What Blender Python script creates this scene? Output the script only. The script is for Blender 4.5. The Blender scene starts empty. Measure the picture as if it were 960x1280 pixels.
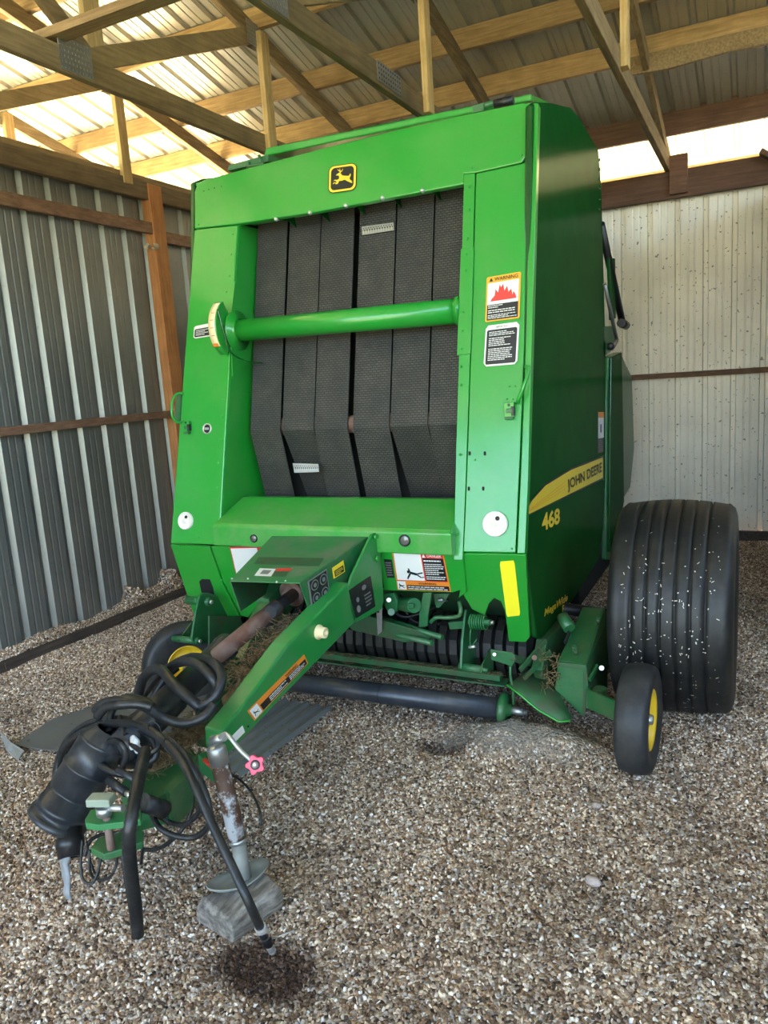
import bpy, bmesh, math, random
from mathutils import Vector, Matrix, noise
random.seed(7)
SC = bpy.context.scene
COL = SC.collection
V = Vector

# ------------------------------------------------------------------ camera frame
FPX = 950.0; CX, CY = 480.0, 640.0; H = 1.6
def _frame():
    sl, y0, vx = -.0686, 472., 950.
    vY = V((vx-CX, (y0+sl*(vx-CX))-CY, FPX)).normalized()
    a = V((0, y0-CY, FPX)); b = V((100, y0+sl*100-CY, FPX))
    up = a.cross(b).normalized()
    if up.y > 0: up = -up
    X = vY.cross(up).normalized()
    if X.x < 0: X = -X
    return X, vY, up
_X, _Y, _U = _frame()
CAM = V((0, 0, H))
def ray(x, y):
    c = V((x-CX, y-CY, FPX)); return V((_X.dot(c), _Y.dot(c), _U.dot(c)))
# measured positions: a sight line met with a known plane of the machine or building
def PZ(x, y, z=0.): d = ray(x, y); return CAM+d*((z-H)/d.z)
def PY(x, y, Y): d = ray(x, y); return CAM+d*(Y/d.y)
def PX(x, y, X): d = ray(x, y); return CAM+d*(X/d.x)
FN = V((0, 1, -.23))
def F(x, y, off=0.):
    d = ray(x, y); return CAM+d*((3.0-.9*.23+off-FN.dot(CAM))/FN.dot(d))
def PL(x, y, p, n):
    d = ray(x, y); n = V(n); return CAM+d*((n.dot(V(p))-n.dot(CAM))/n.dot(d))

# ------------------------------------------------------------------ materials
def mat(name, col, rough=.5, metal=0., coat=0., var=.0, vscale=6., bump=0., bscale=60., col2=None, stretch=None, dust=None, dustamt=0., dscale=3., orand=0., spec=.5):
    m = bpy.data.materials.new(name); m.use_nodes = True
    nt = m.node_tree; N = nt.nodes; L = nt.links
    b = N['Principled BSDF']
    b.inputs['Roughness'].default_value = rough; b.inputs['Metallic'].default_value = metal
    b.inputs['Coat Weight'].default_value = coat; b.inputs['Coat Roughness'].default_value = .12
    b.inputs['Specular IOR Level'].default_value = spec
    b.inputs['Base Color'].default_value = (*col, 1)
    tc = N.new('ShaderNodeTexCoord'); mp = N.new('ShaderNodeMapping'); L.new(tc.outputs['Object'], mp.inputs[0])
    if stretch: mp.inputs['Scale'].default_value = stretch
    src = None
    if col2 or var:
        n = N.new('ShaderNodeTexNoise'); n.inputs['Scale'].default_value = vscale; n.inputs['Detail'].default_value = 6
        L.new(mp.outputs[0], n.inputs['Vector'])
        r = N.new('ShaderNodeValToRGB'); e = r.color_ramp.elements
        e[0].position = .3; e[1].position = .7
        c2 = col2 or tuple(min(1, c*(1+var)) for c in col); c1 = col if col2 else tuple(c*(1-var) for c in col)
        e[0].color = (*c1, 1); e[1].color = (*c2, 1)
        L.new(n.outputs['Fac'], r.inputs[0]); src = r.outputs[0]
    if dust:
        n = N.new('ShaderNodeTexNoise'); n.inputs['Scale'].default_value = dscale; n.inputs['Detail'].default_value = 10; n.inputs['Roughness'].default_value = .7
        L.new(tc.outputs['Object'], n.inputs['Vector'])
        mr = N.new('ShaderNodeMapRange'); mr.inputs[1].default_value = .42; mr.inputs[2].default_value = .72; mr.inputs[4].default_value = dustamt
        L.new(n.outputs['Fac'], mr.inputs[0])
        mx = N.new('ShaderNodeMix'); mx.data_type = 'RGBA'
        L.new(mr.outputs[0], mx.inputs[0])
        if src: L.new(src, mx.inputs[6])
        else: mx.inputs[6].default_value = (*col, 1)
        mx.inputs[7].default_value = (*dust, 1); src = mx.outputs[2]
    if orand:
        oi = N.new('ShaderNodeObjectInfo'); hs = N.new('ShaderNodeHueSaturation')
        mr = N.new('ShaderNodeMapRange'); mr.inputs[3].default_value = 1-orand; mr.inputs[4].default_value = 1+orand
        L.new(oi.outputs['Random'], mr.inputs[0]); L.new(mr.outputs[0], hs.inputs['Value'])
        if src: L.new(src, hs.inputs['Color'])
        else: hs.inputs['Color'].default_value = (*col, 1)
        src = hs.outputs[0]
    if src: L.new(src, b.inputs['Base Color'])
    if bump:
        n = N.new('ShaderNodeTexNoise'); n.inputs['Scale'].default_value = bscale; n.inputs['Detail'].default_value = 5
        L.new(mp.outputs[0], n.inputs['Vector'])
        bp = N.new('ShaderNodeBump'); bp.inputs['Strength'].default_value = bump; bp.inputs['Distance'].default_value = .01
        L.new(n.outputs['Fac'], bp.inputs['Height']); L.new(bp.outputs[0], b.inputs['Normal'])
    return m
DUST = (.30, .27, .2)
M = {}
M['green'] = mat('green_paint', (.012, .30, .028), .32, coat=.6, dust=(.10, .30, .08), dustamt=.35, dscale=5)
M['green_hood'] = mat('green_paint_hood', (.02, .30, .03), .36, coat=.3, dust=(.16, .30, .12), dustamt=.75, dscale=4)
M['green_shaded'] = mat('green_paint_shaded', (.005, .068, .011), .10, coat=.0, spec=.09, var=.1)  # the baler's green with the side's shade put into its colour
M['green_arm'] = mat('green_paint_arm', (.012, .22, .042), .42, coat=.2, dust=(.10, .2, .10), dustamt=.5, dscale=7)
M['green_frame'] = mat('green_paint_frame', (.010, .13, .038), .45, coat=.2, dust=(.12, .16, .08), dustamt=.6, dscale=7)
M['green_dusty'] = mat('dusty_green_paint', (.03, .20, .06), .6, dust=(.17, .18, .12), dustamt=.95, dscale=5)
M['green_grime'] = mat('grimy_green_metal', (.02, .12, .04), .6, dust=(.07, .055, .035), dustamt=1., dscale=9)
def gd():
    m = M['green_shaded']; nt = m.node_tree; N = nt.nodes; L = nt.links; b = N['Principled BSDF']; out = [n for n in N if n.type == 'OUTPUT_MATERIAL'][0]
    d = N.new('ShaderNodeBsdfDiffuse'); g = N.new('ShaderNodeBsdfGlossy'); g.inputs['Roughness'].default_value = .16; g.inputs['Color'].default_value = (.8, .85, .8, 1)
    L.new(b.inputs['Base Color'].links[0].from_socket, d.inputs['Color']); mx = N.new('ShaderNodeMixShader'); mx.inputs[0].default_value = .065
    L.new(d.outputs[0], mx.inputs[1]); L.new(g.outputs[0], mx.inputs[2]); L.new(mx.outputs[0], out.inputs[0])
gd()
M['yellow'] = mat('yellow_paint', (.85, .55, .02), .4, coat=.3, dust=(.4, .3, .1), dustamt=.5)
M['reflector'] = mat('yellow_reflector', (.95, .85, .03), .35)
M['rubber'] = mat('tyre_rubber', (.008, .0085, .010), .5, var=.3, bump=.1, bscale=40, dust=(.06, .055, .045), dustamt=.28, dscale=14)
M['rubber2'] = mat('small_tyre_rubber', (.016, .018, .022), .55, var=.3, bump=.15, bscale=30, dust=(.07, .065, .06), dustamt=.6, dscale=10)
M['hose'] = mat('black_hose', (.010, .011, .013), .42, bump=.15, bscale=90, dust=(.07, .065, .06), dustamt=.4, dscale=12)
M['plastic'] = mat('black_plastic', (.017, .020, .026), .36, bump=.15, bscale=25, dust=(.12, .11, .10), dustamt=.45, dscale=9)
M['tine'] = mat('black_tine_rubber', (.012, .012, .012), .5, dust=(.08, .07, .05), dustamt=.4, dscale=12)
M['steel'] = mat('galvanised_steel', (.45, .46, .46), .42, .8, dust=(.25, .22, .18), dustamt=.6, dscale=10)
M['zinc'] = mat('zinc_plated_steel', (.62, .62, .6), .35, .7)
M['jack'] = mat('chipped_jack_tube', (.55, .58, .62), .5, .1, dust=(.10, .05, .03), dustamt=4., dscale=9)
M['pinhead'] = mat('worn_green_white_paint', (.33, .40, .30), .6, dust=(.2, .19, .15), dustamt=.6)
M['rust'] = mat('rusty_steel', (.12, .05, .03), .75, .2, col2=(.25, .17, .14), vscale=14)
M['roller'] = mat('dark_steel_roller', (.045, .055, .075), .35, .4, dust=(.16, .14, .12), dustamt=.5, dscale=8)
M['black'] = mat('black_interior', (.008, .008, .008), .8)
M['charcoal'] = mat('black_print', (.012, .012, .014), .4)
M['white'] = mat('white_print', (.80, .80, .78), .4)
M['cream'] = mat('cream_scale', (.85, .72, .42), .4)
M['orange'] = mat('orange_print', (.80, .25, .03), .4)
M['amber'] = mat('amber_print', (.85, .42, .03), .4)
M['red'] = mat('red_print', (.70, .05, .04), .4)
M['stripe'] = mat('yellow_stripe', (.85, .62, .04), .35)
M['grey'] = mat('grey_print', (.2, .2, .2), .5)
M['whitecap'] = mat('white_plastic', (.80, .76, .70), .4)
M['pink'] = mat('pink_red_plastic', (.85, .07, .14), .4)
M['glass'] = mat('lamp_lens', (.12, .12, .11), .15, coat=1.)
M['straw'] = mat('dry_straw', (.30, .21, .10), .9, col2=(.14, .09, .045), vscale=40, bump=.3)
M['nest'] = mat('dried_mud', (.45, .36, .26), .95, bump=.6)
M['clear'] = mat('milky_plastic', (.55, .57, .60), .35)
M['clear'].node_tree.nodes['Principled BSDF'].inputs['Transmission Weight'].default_value = .5
def wood(name, c1, c2, st):
    m = mat(name, c1, .75, col2=c2, vscale=9, stretch=st, bump=.25, bscale=30, orand=.22, dust=tuple(.45*c for c in c1), dustamt=.45, dscale=5)
    return m
M['wood_x'] = wood('lumber_x', (.30, .18, .07), (.50, .33, .15), (.5, 7, 7))
M['wood_y'] = wood('lumber_y', (.17, .11, .05), (.30, .21, .10), (7, .5, 7))
M['wood_y2'] = wood('lumber_web', (.26, .17, .07), (.42, .30, .14), (7, .5, 7))
M['wood_plate'] = wood('lumber_left_plate', (.10, .07, .038), (.17, .12, .065), (7, .5, 7))
M['wood_z'] = wood('lumber_z', (.42, .27, .10), (.62, .45, .2), (7, 7, .5))
M['wood_post'] = wood('lumber_post', (.42, .17, .06), (.58, .27, .10), (7, 7, .5))
M['wood_red'] = wood('lumber_girt', (.16, .085, .055), (.27, .16, .10), (1.5, 1.5, 7))
M['wood_dark'] = wood('lumber_plate', (.11, .055, .035), (.19, .10, .06), (.5, 7, 7))
M['wood_board'] = wood('lumber_ground', (.05, .037, .03), (.12, .09, .07), (7, .5, 7))
M['footsteel'] = mat('dull_zinc', (.27, .29, .27), .6, .2, dust=(.2, .17, .13), dustamt=.7, dscale=9)
M['block'] = mat('weathered_block', (.09, .078, .065), .9, col2=(.42, .38, .33), vscale=11, stretch=(5, .8, 5), bump=.8, bscale=16, dust=(.07, .055, .045), dustamt=.8, dscale=9)

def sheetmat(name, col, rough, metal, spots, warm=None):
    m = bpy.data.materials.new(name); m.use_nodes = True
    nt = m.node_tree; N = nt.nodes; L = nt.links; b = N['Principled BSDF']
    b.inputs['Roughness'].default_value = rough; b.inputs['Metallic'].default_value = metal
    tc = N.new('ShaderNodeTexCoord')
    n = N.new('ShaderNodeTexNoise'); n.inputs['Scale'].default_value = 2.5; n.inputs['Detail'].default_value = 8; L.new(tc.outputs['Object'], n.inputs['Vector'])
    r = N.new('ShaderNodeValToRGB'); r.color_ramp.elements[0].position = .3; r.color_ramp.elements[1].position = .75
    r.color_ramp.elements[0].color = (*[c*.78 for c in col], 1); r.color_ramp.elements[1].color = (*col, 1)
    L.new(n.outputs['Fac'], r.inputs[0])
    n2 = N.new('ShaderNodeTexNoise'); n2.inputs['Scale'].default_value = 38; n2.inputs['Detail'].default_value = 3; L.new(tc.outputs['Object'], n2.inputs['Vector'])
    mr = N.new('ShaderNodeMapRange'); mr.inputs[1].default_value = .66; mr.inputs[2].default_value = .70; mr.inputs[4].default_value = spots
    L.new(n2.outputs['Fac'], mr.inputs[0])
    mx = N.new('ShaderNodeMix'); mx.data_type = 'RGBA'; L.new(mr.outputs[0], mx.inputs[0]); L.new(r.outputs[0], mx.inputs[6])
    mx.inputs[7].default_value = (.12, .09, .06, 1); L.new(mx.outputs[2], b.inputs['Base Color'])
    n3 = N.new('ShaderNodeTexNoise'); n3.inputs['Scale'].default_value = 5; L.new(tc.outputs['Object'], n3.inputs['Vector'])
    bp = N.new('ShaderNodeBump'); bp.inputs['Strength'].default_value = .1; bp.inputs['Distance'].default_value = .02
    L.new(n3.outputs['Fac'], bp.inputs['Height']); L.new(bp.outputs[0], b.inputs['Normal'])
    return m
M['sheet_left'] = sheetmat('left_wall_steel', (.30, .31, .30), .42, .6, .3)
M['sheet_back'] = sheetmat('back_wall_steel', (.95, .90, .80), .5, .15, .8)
M['sheet_roof'] = sheetmat('roof_steel', (.55, .54, .48), .38, .6, .2)
M['added_screen'] = mat('added_screen_boards', (.05, .035, .025), .8, var=.3, stretch=(3, 3, .5))
M['sheet_floor'] = sheetmat('loose_steel', (.26, .27, .27), .5, .5, .7)

def beltmat():
    m = mat('rubber_belt', (.05, .05, .048), .6, dust=(.13, .12, .10), dustamt=.5, dscale=6)
    nt = m.node_tree; N = nt.nodes; L = nt.links; b = N['Principled BSDF']
    tc = [n for n in N if n.type == 'TEX_COORD'][0]
    mp = N.new('ShaderNodeMapping'); mp.inputs['Rotation'].default_value = (math.radians(90), 0, 0); L.new(tc.outputs['Object'], mp.inputs[0])
    br = N.new('ShaderNodeTexBrick'); br.inputs['Scale'].default_value = 1.; br.inputs['Brick Width'].default_value = .022; br.inputs['Row Height'].default_value = .011
    br.inputs['Mortar Size'].default_value = .0022; br.inputs['Mortar Smooth'].default_value = .6
    br.inputs['Color1'].default_value = (1, 1, 1, 1); br.inputs['Color2'].default_value = (.8, .8, .8, 1); br.inputs['Mortar'].default_value = (.25, .25, .25, 1)
    L.new(mp.outputs[0], br.inputs['Vector'])
    old = b.inputs['Base Color'].links[0].from_socket
    mx = N.new('ShaderNodeMix'); mx.data_type = 'RGBA'; mx.blend_type = 'MULTIPLY'; mx.inputs[0].default_value = 1
    L.new(old, mx.inputs[6]); L.new(br.outputs['Color'], mx.inputs[7]); L.new(mx.outputs[2], b.inputs['Base Color'])
    bp = N.new('ShaderNodeBump'); bp.inputs['Strength'].default_value = .8; bp.inputs['Distance'].default_value = .004
    L.new(br.outputs['Color'], bp.inputs['Height']); L.new(bp.outputs[0], b.inputs['Normal'])
    return m
M['belt'] = beltmat()

# ------------------------------------------------------------------ mesh builder
def frame_of(d):
    d = d.normalized(); a = V((0, 0, 1)) if abs(d.z) < .9 else V((1, 0, 0))
    u = d.cross(a).normalized(); return u, d.cross(u).normalized()
class MB:
    def __init__(s): s.v = []; s.f = []; s.m = []; s.mats = []; s.sm = []
    def mi(s, m):
        if m not in s.mats: s.mats.append(m)
        return s.mats.index(m)
    def add(s, vs, fs, m, smooth=False):
        o = len(s.v); s.v += [V(p) for p in vs]; k = s.mi(m)
        for f in fs: s.f.append([i+o for i in f]); s.m.append(k); s.sm.append(smooth)
        return s
    def box(s, c, d, m, R=None):
        c = V(c); x, y, z = [t/2 for t in d]
        vs = [V((a*x, b*y, e*z)) for a in (-1, 1) for b in (-1, 1) for e in (-1, 1)]
        if R: vs = [R @ p for p in vs]
        return s.hexa([c+p for p in (vs[0], vs[4], vs[6], vs[2], vs[1], vs[5], vs[7], vs[3])], m)
    def hexa(s, p, m):   # bottom ring 4, top ring 4
        return s.add(p, [(3, 2, 1, 0), (4, 5, 6, 7), (0, 1, 5, 4), (1, 2, 6, 5), (2, 3, 7, 6), (3, 0, 4, 7)], m)
    def bar(s, a, b, w, h, m, up=(0, 0, 1)):   # beam a->b, width w sideways, height h along up
        a = V(a); b = V(b); d = (b-a).normalized(); up = V(up)
        u = d.cross(up).normalized()*w/2; v = u.cross(d).normalized()*h/2
        return s.hexa([a-u-v, a+u-v, a+u+v, a-u+v, b-u-v, b+u-v, b+u+v, b-u+v], m)
    def prism(s, pts, ext, m):
        pts = [V(p) for p in pts]; ext = V(ext); n = len(pts)
        vs = pts+[p+ext for p in pts]
        fs = [tuple(range(n)), tuple(range(2*n-1, n-1, -1))]+[(i, (i+1) % n, n+(i+1) % n, n+i) for i in range(n)]
        return s.add(vs, fs, m)
    def tube(s, path, r, m, n=12, caps=True, up=None, smooth=True):
        path = [V(p) for p in path]; k = len(path); rr = r if isinstance(r, (list, tuple)) else [r]*k
        vs = []; u = None
        for i, p in enumerate(path):
            d = (path[min(i+1, k-1)]-path[max(i-1, 0)]).normalized()
            if u is None: u = frame_of(d)[0]
            u = (u-d*u.dot(d)).normalized(); w = d.cross(u)
            vs += [p+(u*math.cos(t)+w*math.sin(t))*rr[i] for t in (2*math.pi*j/n for j in range(n))]
        fs = [(i*n+j, i*n+(j+1) % n, (i+1)*n+(j+1) % n, (i+1)*n+j) for i in range(k-1) for j in range(n)]
        s.add(vs, fs, m, smooth)
        if caps:
            s.add(vs[:n], [tuple(range(n-1, -1, -1))], m); s.add(vs[-n:], [tuple(range(n))], m)
        return s
    def cyl(s, a, b, r, m, n=20, r2=None): return s.tube([a, b], [r, r if r2 is None else r2], m, n)
    def lathe(s, o, axis, prof, m, n=48, smooth=True, mf=None):   # prof: (along, radius)
        o = V(o); axis = V(axis).normalized(); u, w = frame_of(axis)
        vs = [o+axis*a+(u*math.cos(t)+w*math.sin(t))*r for a, r in prof for t in (2*math.pi*j/n for j in range(n))]
        k = len(prof)
        for i in range(k-1):
            s.add(vs[i*n:(i+2)*n], [(j, (j+1) % n, n+(j+1) % n, n+j) for j in range(n)], mf(i) if mf else m, smooth)
        return s
    def sphere(s, c, r, m, n=10, sc=(1, 1, 1)):
        c = V(c); prof = [(-math.cos(math.pi*i/n), math.sin(math.pi*i/n)+1e-4) for i in range(n+1)]
        vs = [c+V((rr*math.cos(t)*sc[0], rr*math.sin(t)*sc[1], a*sc[2]))*r for a, rr in prof for t in (2*math.pi*j/n for j in range(n))]
        return s.add(vs, [(i*n+j, i*n+(j+1) % n, (i+1)*n+(j+1) % n, (i+1)*n+j) for i in range(n) for j in range(n)], m, True)
    def build(s, name, parent=None, bevel=0., weld=True):
        me = bpy.data.meshes.new(name)
        o = bpy.data.objects.new(name, me); COL.objects.link(o)
        base = ORIG.get(parent, V((0, 0, 0))) if parent else V((0, 0, 0))
        ORIG[o] = base
        me.from_pydata([p-base for p in s.v], [], s.f)
        for mm in s.mats: me.materials.append(M[mm])
        me.polygons.foreach_set('material_index', s.m); me.polygons.foreach_set('use_smooth', s.sm)
        bm = bmesh.new(); bm.from_mesh(me)
        if weld: bmesh.ops.remove_doubles(bm, verts=bm.verts, dist=1e-5)
        bmesh.ops.recalc_face_normals(bm, faces=bm.faces)
        bm.to_mesh(me); bm.free(); me.update()
        if parent: o.parent = parent
        if bevel:
            md = o.modifiers.new('bevel', 'BEVEL'); md.width = bevel; md.segments = 2; md.limit_method = 'ANGLE'; md.angle_limit = math.radians(35)
        return o
ORIG = {}
def tag(o, label, cat, group=None):
    o['label'] = label; o['category'] = cat
    if group: o['group'] = group
    return o
def thing(name, loc, label, cat, group=None):
    o = bpy.data.objects.new(name, None); COL.objects.link(o); o.location = loc; o.empty_display_size = .1
    ORIG[o] = V(loc); return tag(o, label, cat, group)
def struct(o): o['kind'] = 'structure'; return o
def lab(o, t): o['label'] = t; return o
def smooth_path(pts, sub=6):
    pts = [V(p) for p in pts]; out = []; n = len(pts)
    for i in range(n-1):
        p0 = pts[max(i-1, 0)]; p1 = pts[i]; p2 = pts[i+1]; p3 = pts[min(i+2, n-1)]
        for k in range(sub):
            t = k/sub
            out.append(.5*((2*p1)+(p2-p0)*t+(2*p0-5*p1+4*p2-p3)*t*t+(3*p1-p0-3*p2+p3)*t**3))
    out.append(pts[-1]); return out

# flat lettering and marks on a quad: corners tl, tr, br, bl
_font_cache = {}
def glyphs(txt, bold=.012):
    key = txt; txt = (txt, bold)
    if txt not in _font_cache:
        c = bpy.data.curves.new('t', 'FONT'); c.body = key; c.fill_mode = 'BOTH'; c.resolution_u = 4; c.offset = bold
        ob = bpy.data.objects.new('t', c); COL.objects.link(ob)
        dg = bpy.context.evaluated_depsgraph_get(); me = bpy.data.meshes.new_from_object(ob.evaluated_get(dg))
        vs = [(v.co.x, v.co.y) for v in me.vertices]; fs = [tuple(p.vertices) for p in me.polygons]
        bpy.data.objects.remove(ob); bpy.data.curves.remove(c); bpy.data.meshes.remove(me)
        x0 = min(v[0] for v in vs); x1 = max(v[0] for v in vs); y0 = min(v[1] for v in vs); y1 = max(v[1] for v in vs)
        _font_cache[txt] = ([((x-x0)/(x1-x0), (y-y0)/(y1-y0)) for x, y in vs], fs)
    return _font_cache[txt]
class Decal:
    def __init__(s, tl, tr, br, bl, base, lift=.0015, r=.0):
        s.c = [V(p) for p in (tl, tr, br, bl)]; s.n = (s.c[1]-s.c[0]).cross(s.c[0]-s.c[3]).normalized()
        if s.n.dot(CAM-s.c[0]) < 0: s.n = -s.n
        s.mb = MB(); s.h = lift
        if base:
            if r: s.poly([(r, 0), (1-r, 0), (1, r), (1, 1-r), (1-r, 1), (r, 1), (0, 1-r), (0, r)], base, 0, 1)
            else: s.poly([(0, 0), (1, 0), (1, 1), (0, 1)], base, 0, 1)
    def at(s, u, v, h=0.):   # u right, v up
        tl, tr, br, bl = s.c
        return (bl*(1-u)+br*u)*(1-v)+(tl*(1-u)+tr*u)*v+s.n*h
    def poly(s, pts, m, lvl=1, solid=0):
        h = s.h*(1+lvl*.6)
        if solid:
            s.mb.prism([s.at(u, v, h) for u, v in pts], -s.n*(h+.0005), m)
        else: s.mb.add([s.at(u, v, h) for u, v in pts], [tuple(range(len(pts)))], m)
        return s
    def rect(s, u0, v0, u1, v1, m, lvl=1): return s.poly([(u0, v0), (u1, v0), (u1, v1), (u0, v1)], m, lvl)
    def text(s, t, u0, v0, u1, v1, m, lvl=3, shear=0., bold=.012):
        vs, fs = glyphs(t, bold); h = s.h*(1+lvl*.6)
        s.mb.add([s.at(u0+(u1-u0)*(a+shear*b), v0+(v1-v0)*b, h) for a, b in vs], fs, m); return s
    def lines(s, u0, v0, u1, v1, n, m, lvl=2):
        rnd = random.Random(int(u0*999+v0*77+n)); dv = (v1-v0)/n
        for i in range(n):
            u = u0
            end = u1-(u1-u0)*rnd.choice((0, .05, .1, .3))
            while u < end-.01:
                w = (u1-u0)*rnd.uniform(.06, .16); e = min(u+w, end)
                s.rect(u, v0+dv*(i+.3), e, v0+dv*(i+.72), m, lvl); u = e+(u1-u0)*.02
        return s
    def disc(s, u, v, ru, rv, m, lvl=1, n=20): return s.poly([(u+ru*math.cos(6.2832*i/n), v+rv*math.sin(6.2832*i/n)) for i in range(n)], m, lvl)
    def build(s, name, parent): return s.mb.build(name, parent, weld=False)
def fdecal(q, base, off=-.004, **k): return Decal(*[F(x, y, off) for x, y in q], base, **k)


# ================================================================== BUILDING
LX, BY, RX, FY = -4.28, 7.15, 3.6, -3.2      # left wall, back wall, right wall, open front
S = .24; Z0 = 3.28+7.*S                       # roof underside z = Z0 - S*y
RO = .14
def roofz(y): return RO+(Z0-S*y if y > .6 else Z0-S*.6-(.6-y)*S)
P = .22                                       # rib spacing
def rib_profile(t0, t1, deep=.026, phase=0., w0=.026, w1=.013, mi=.004):
    out = []; k = math.floor((t0-phase)/P)-1
    while True:
        c = phase+k*P
        for dt, d in ((-w0, 0), (-w1, deep), (w1, deep), (w0, 0), (.075, 0), (.080, mi), (.088, mi), (.093, 0), (.127, 0), (.132, mi), (.140, mi), (.145, 0)):
            if t0 <= c+dt <= t1: out.append((c+dt, d))
        k += 1
        if k*P+phase > t1+P: break
    return [(t0, 0)]+out+[(t1, 0)]
def sheet(name, prof, a, b, tdir, ddir, m, parent=None):   # a,b: functions t -> end point of the line across the profile
    mb = MB(); vs = []
    for t, d in prof: vs += [a(t)+V(ddir)*d, b(t)+V(ddir)*d]
    mb.add(vs, [(2*i, 2*i+2, 2*i+3, 2*i+1) for i in range(len(prof)-1)], m)
    return mb.build(name, parent)
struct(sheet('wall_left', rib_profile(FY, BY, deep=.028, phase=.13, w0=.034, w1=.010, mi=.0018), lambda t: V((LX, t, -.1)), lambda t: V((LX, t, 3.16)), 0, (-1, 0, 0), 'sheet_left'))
struct(sheet('wall_back', rib_profile(LX, RX, phase=.02, deep=.042, w0=.023, w1=.017, mi=.0022), lambda t: V((t, BY, .02)), lambda t: V((t, BY, 3.05)), 0, (0, 1, 0), 'sheet_back'))
struct(sheet('wall_right', rib_profile(FY, BY, phase=.13), lambda t: V((RX, t, -.1)), lambda t: V((RX, t, 3.16)), 0, (1, 0, 0), 'sheet_left'))
mb = MB()
for i in range(9): mb.box((.20, 4.75+.275*i, 1.42), (.03, .268, 2.86), 'added_screen')  # unseen dark screen, added for the side panel to reflect
struct(mb.build('wall_added_screen', bevel=.004))
# roof: the slope over the bay and the slope beyond the ridge towards the open front
RL = -7.4
mb = MB(); prof = rib_profile(RL, RX+.3, phase=.02, deep=.024)
for (ya, yb) in ((.6, 8.0), (.6, FY-.4)):
    vs = []
    for t, d in prof: vs += [V((t, ya, roofz(ya)+d)), V((t, yb, roofz(yb)+d))]
    mb.add(vs, [(2*i, 2*i+2, 2*i+3, 2*i+1) for i in range(len(prof)-1)], 'sheet_roof')
struct(mb.build('ceiling'))

# purlins: boards across the trusses, on the flat under the roof
def board(name, a, b, w, h, m, label, cat, group, up=(0, 0, 1), bevel=.004):
    mb = MB(); mb.bar(a, b, w, h, m, up); o = mb.build(name, bevel=bevel); return tag(o, label, cat, group)
n_s = V((0, S, 1)).normalized(); t_s = V((0, 1, -S)).normalized()
plab = ['dark eave beam nearest the back wall, edge-lit by the gap', 'weathered roof purlin second up from the back wall', 'roof purlin third up from the back wall, crossing above the machine',
        'roof purlin fourth up from the back wall', 'roof purlin fifth up from the back wall, near the top of the picture', 'roof purlin farthest up the slope toward the ridge']
for i, (y, hh, m) in enumerate(((6.75, .19, 'wood_dark'), (5.77, .14, 'wood_x'), (5.23, .135, 'wood_x'), (4.54, .13, 'wood_x'), (3.85, .13, 'wood_x'), (3.1, .13, 'wood_x'))):
    z = roofz(y+.03)-hh/2-(.0 if i else -.03)
    board('roof_purlin', (RL+.2, y+.03, z), (RX, y+.03, z), .045, hh, m, plab[i], 'wooden beam', 'roof purlins')
# split board sistered under the second purlin on the right, and a pale facing board at the far left eave
mb = MB(); pts = [(-1.3, .0), (-1.22, -.055), (-.95, -.07), (-.6, -.05), (-.2, -.062), (.4, -.05), (.9, -.05), (.9, .05), (-1.2, .05)]
mb.prism([V((x+.5 if x > 0 else x+.38, 5.75, roofz(5.75)-.18+dz)) for x, dz in pts], (0, .035, 0), 'wood_y')
tag(mb.build('split_board', bevel=.003), 'split bark-edged board nailed beneath a purlin at upper right', 'wooden beam')

# trusses
def truss(x, label, near, bracket=True, post=False):
    t = thing('roof_truss', (x, 7.0, 3.1), label, 'roof truss', 'roof trusses')
    zb = 3.17
    yr = .6
    def part(n, a, b, w, h, m, up=(0, 0, 1)):
        mb = MB(); mb.bar(a, b, w, h, m, up); return mb.build(n, t, bevel=.004)
    part('bottom_chord', (x, -2.6, zb), (x, 7.16, zb), .042, .115, 'wood_y')
    pz = lambda y: roofz(y)-.19
    part('top_chord', (x+.0, 7.16, 3.19), (x, 4.0, pz(4.0)+.02), .04, .10, 'wood_y')
    part('top_chord', (x, 4.0, pz(4.0)+.02), (x, yr, pz(yr)), .04, .10, 'wood_y')
    part('web', (x+.042, 4.56, zb-.04), (x+.042, 4.56, pz(4.56)+.03), .04, .085, 'wood_z', (0, 1, 0))
    part('web', (x+.0, 3.0, zb+.03), (x, 4.45, pz(4.5)-.03), .04, .10, 'wood_y2')
    part('web', (x-.0, 3.1, zb+.03), (x, 3.1, pz(3.1)+.03), .034, .11, 'wood_z', (0, 1, 0))
    part('web', (x, 3.1, zb+.03), (x, 1.2, pz(1.2)), .036, .085, 'wood_y')
    for (py, pzz, w, h) in ((2.95, zb+.025, .20, .15), (4.50, pz(4.50)-.01, .16, .14)):
        for sgn in (-1, 1):
            d = Decal(V((x+sgn*.024, py-w/2*1, pzz+h/2)), V((x+sgn*.024, py+w/2, pzz+h/2)), V((x+sgn*.024, py+w/2, pzz-h/2)), V((x+sgn*.024, py-w/2, pzz-h/2)), None)
            mb = MB(); mb.box((x+sgn*.0235, py, pzz), (.003, w, h), 'steel')
            for i in range(9):
                for j in range(6):
                    mb.box((x+sgn*.0255, py-w/2+w*(i+.5+.25*(j % 2))/9.4, pzz-h/2+h*(j+.5)/6), (.0015, .006, .009), 'grey')
            mb.build('nail_plate', t)
    return t
T3 = truss(-.71, 'wooden truss nearest the right, landing above the back wall gap', 1)
truss(-1.84, 'wooden truss passing directly above the green machine', 1)
truss(-2.97, 'wooden truss with steel nail plate at the upper left', 1)
truss(-4.25, 'wooden end truss standing on the left wall', 1)
truss(-5.4, 'wooden truss seen outside beyond the left wall', 1)
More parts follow.
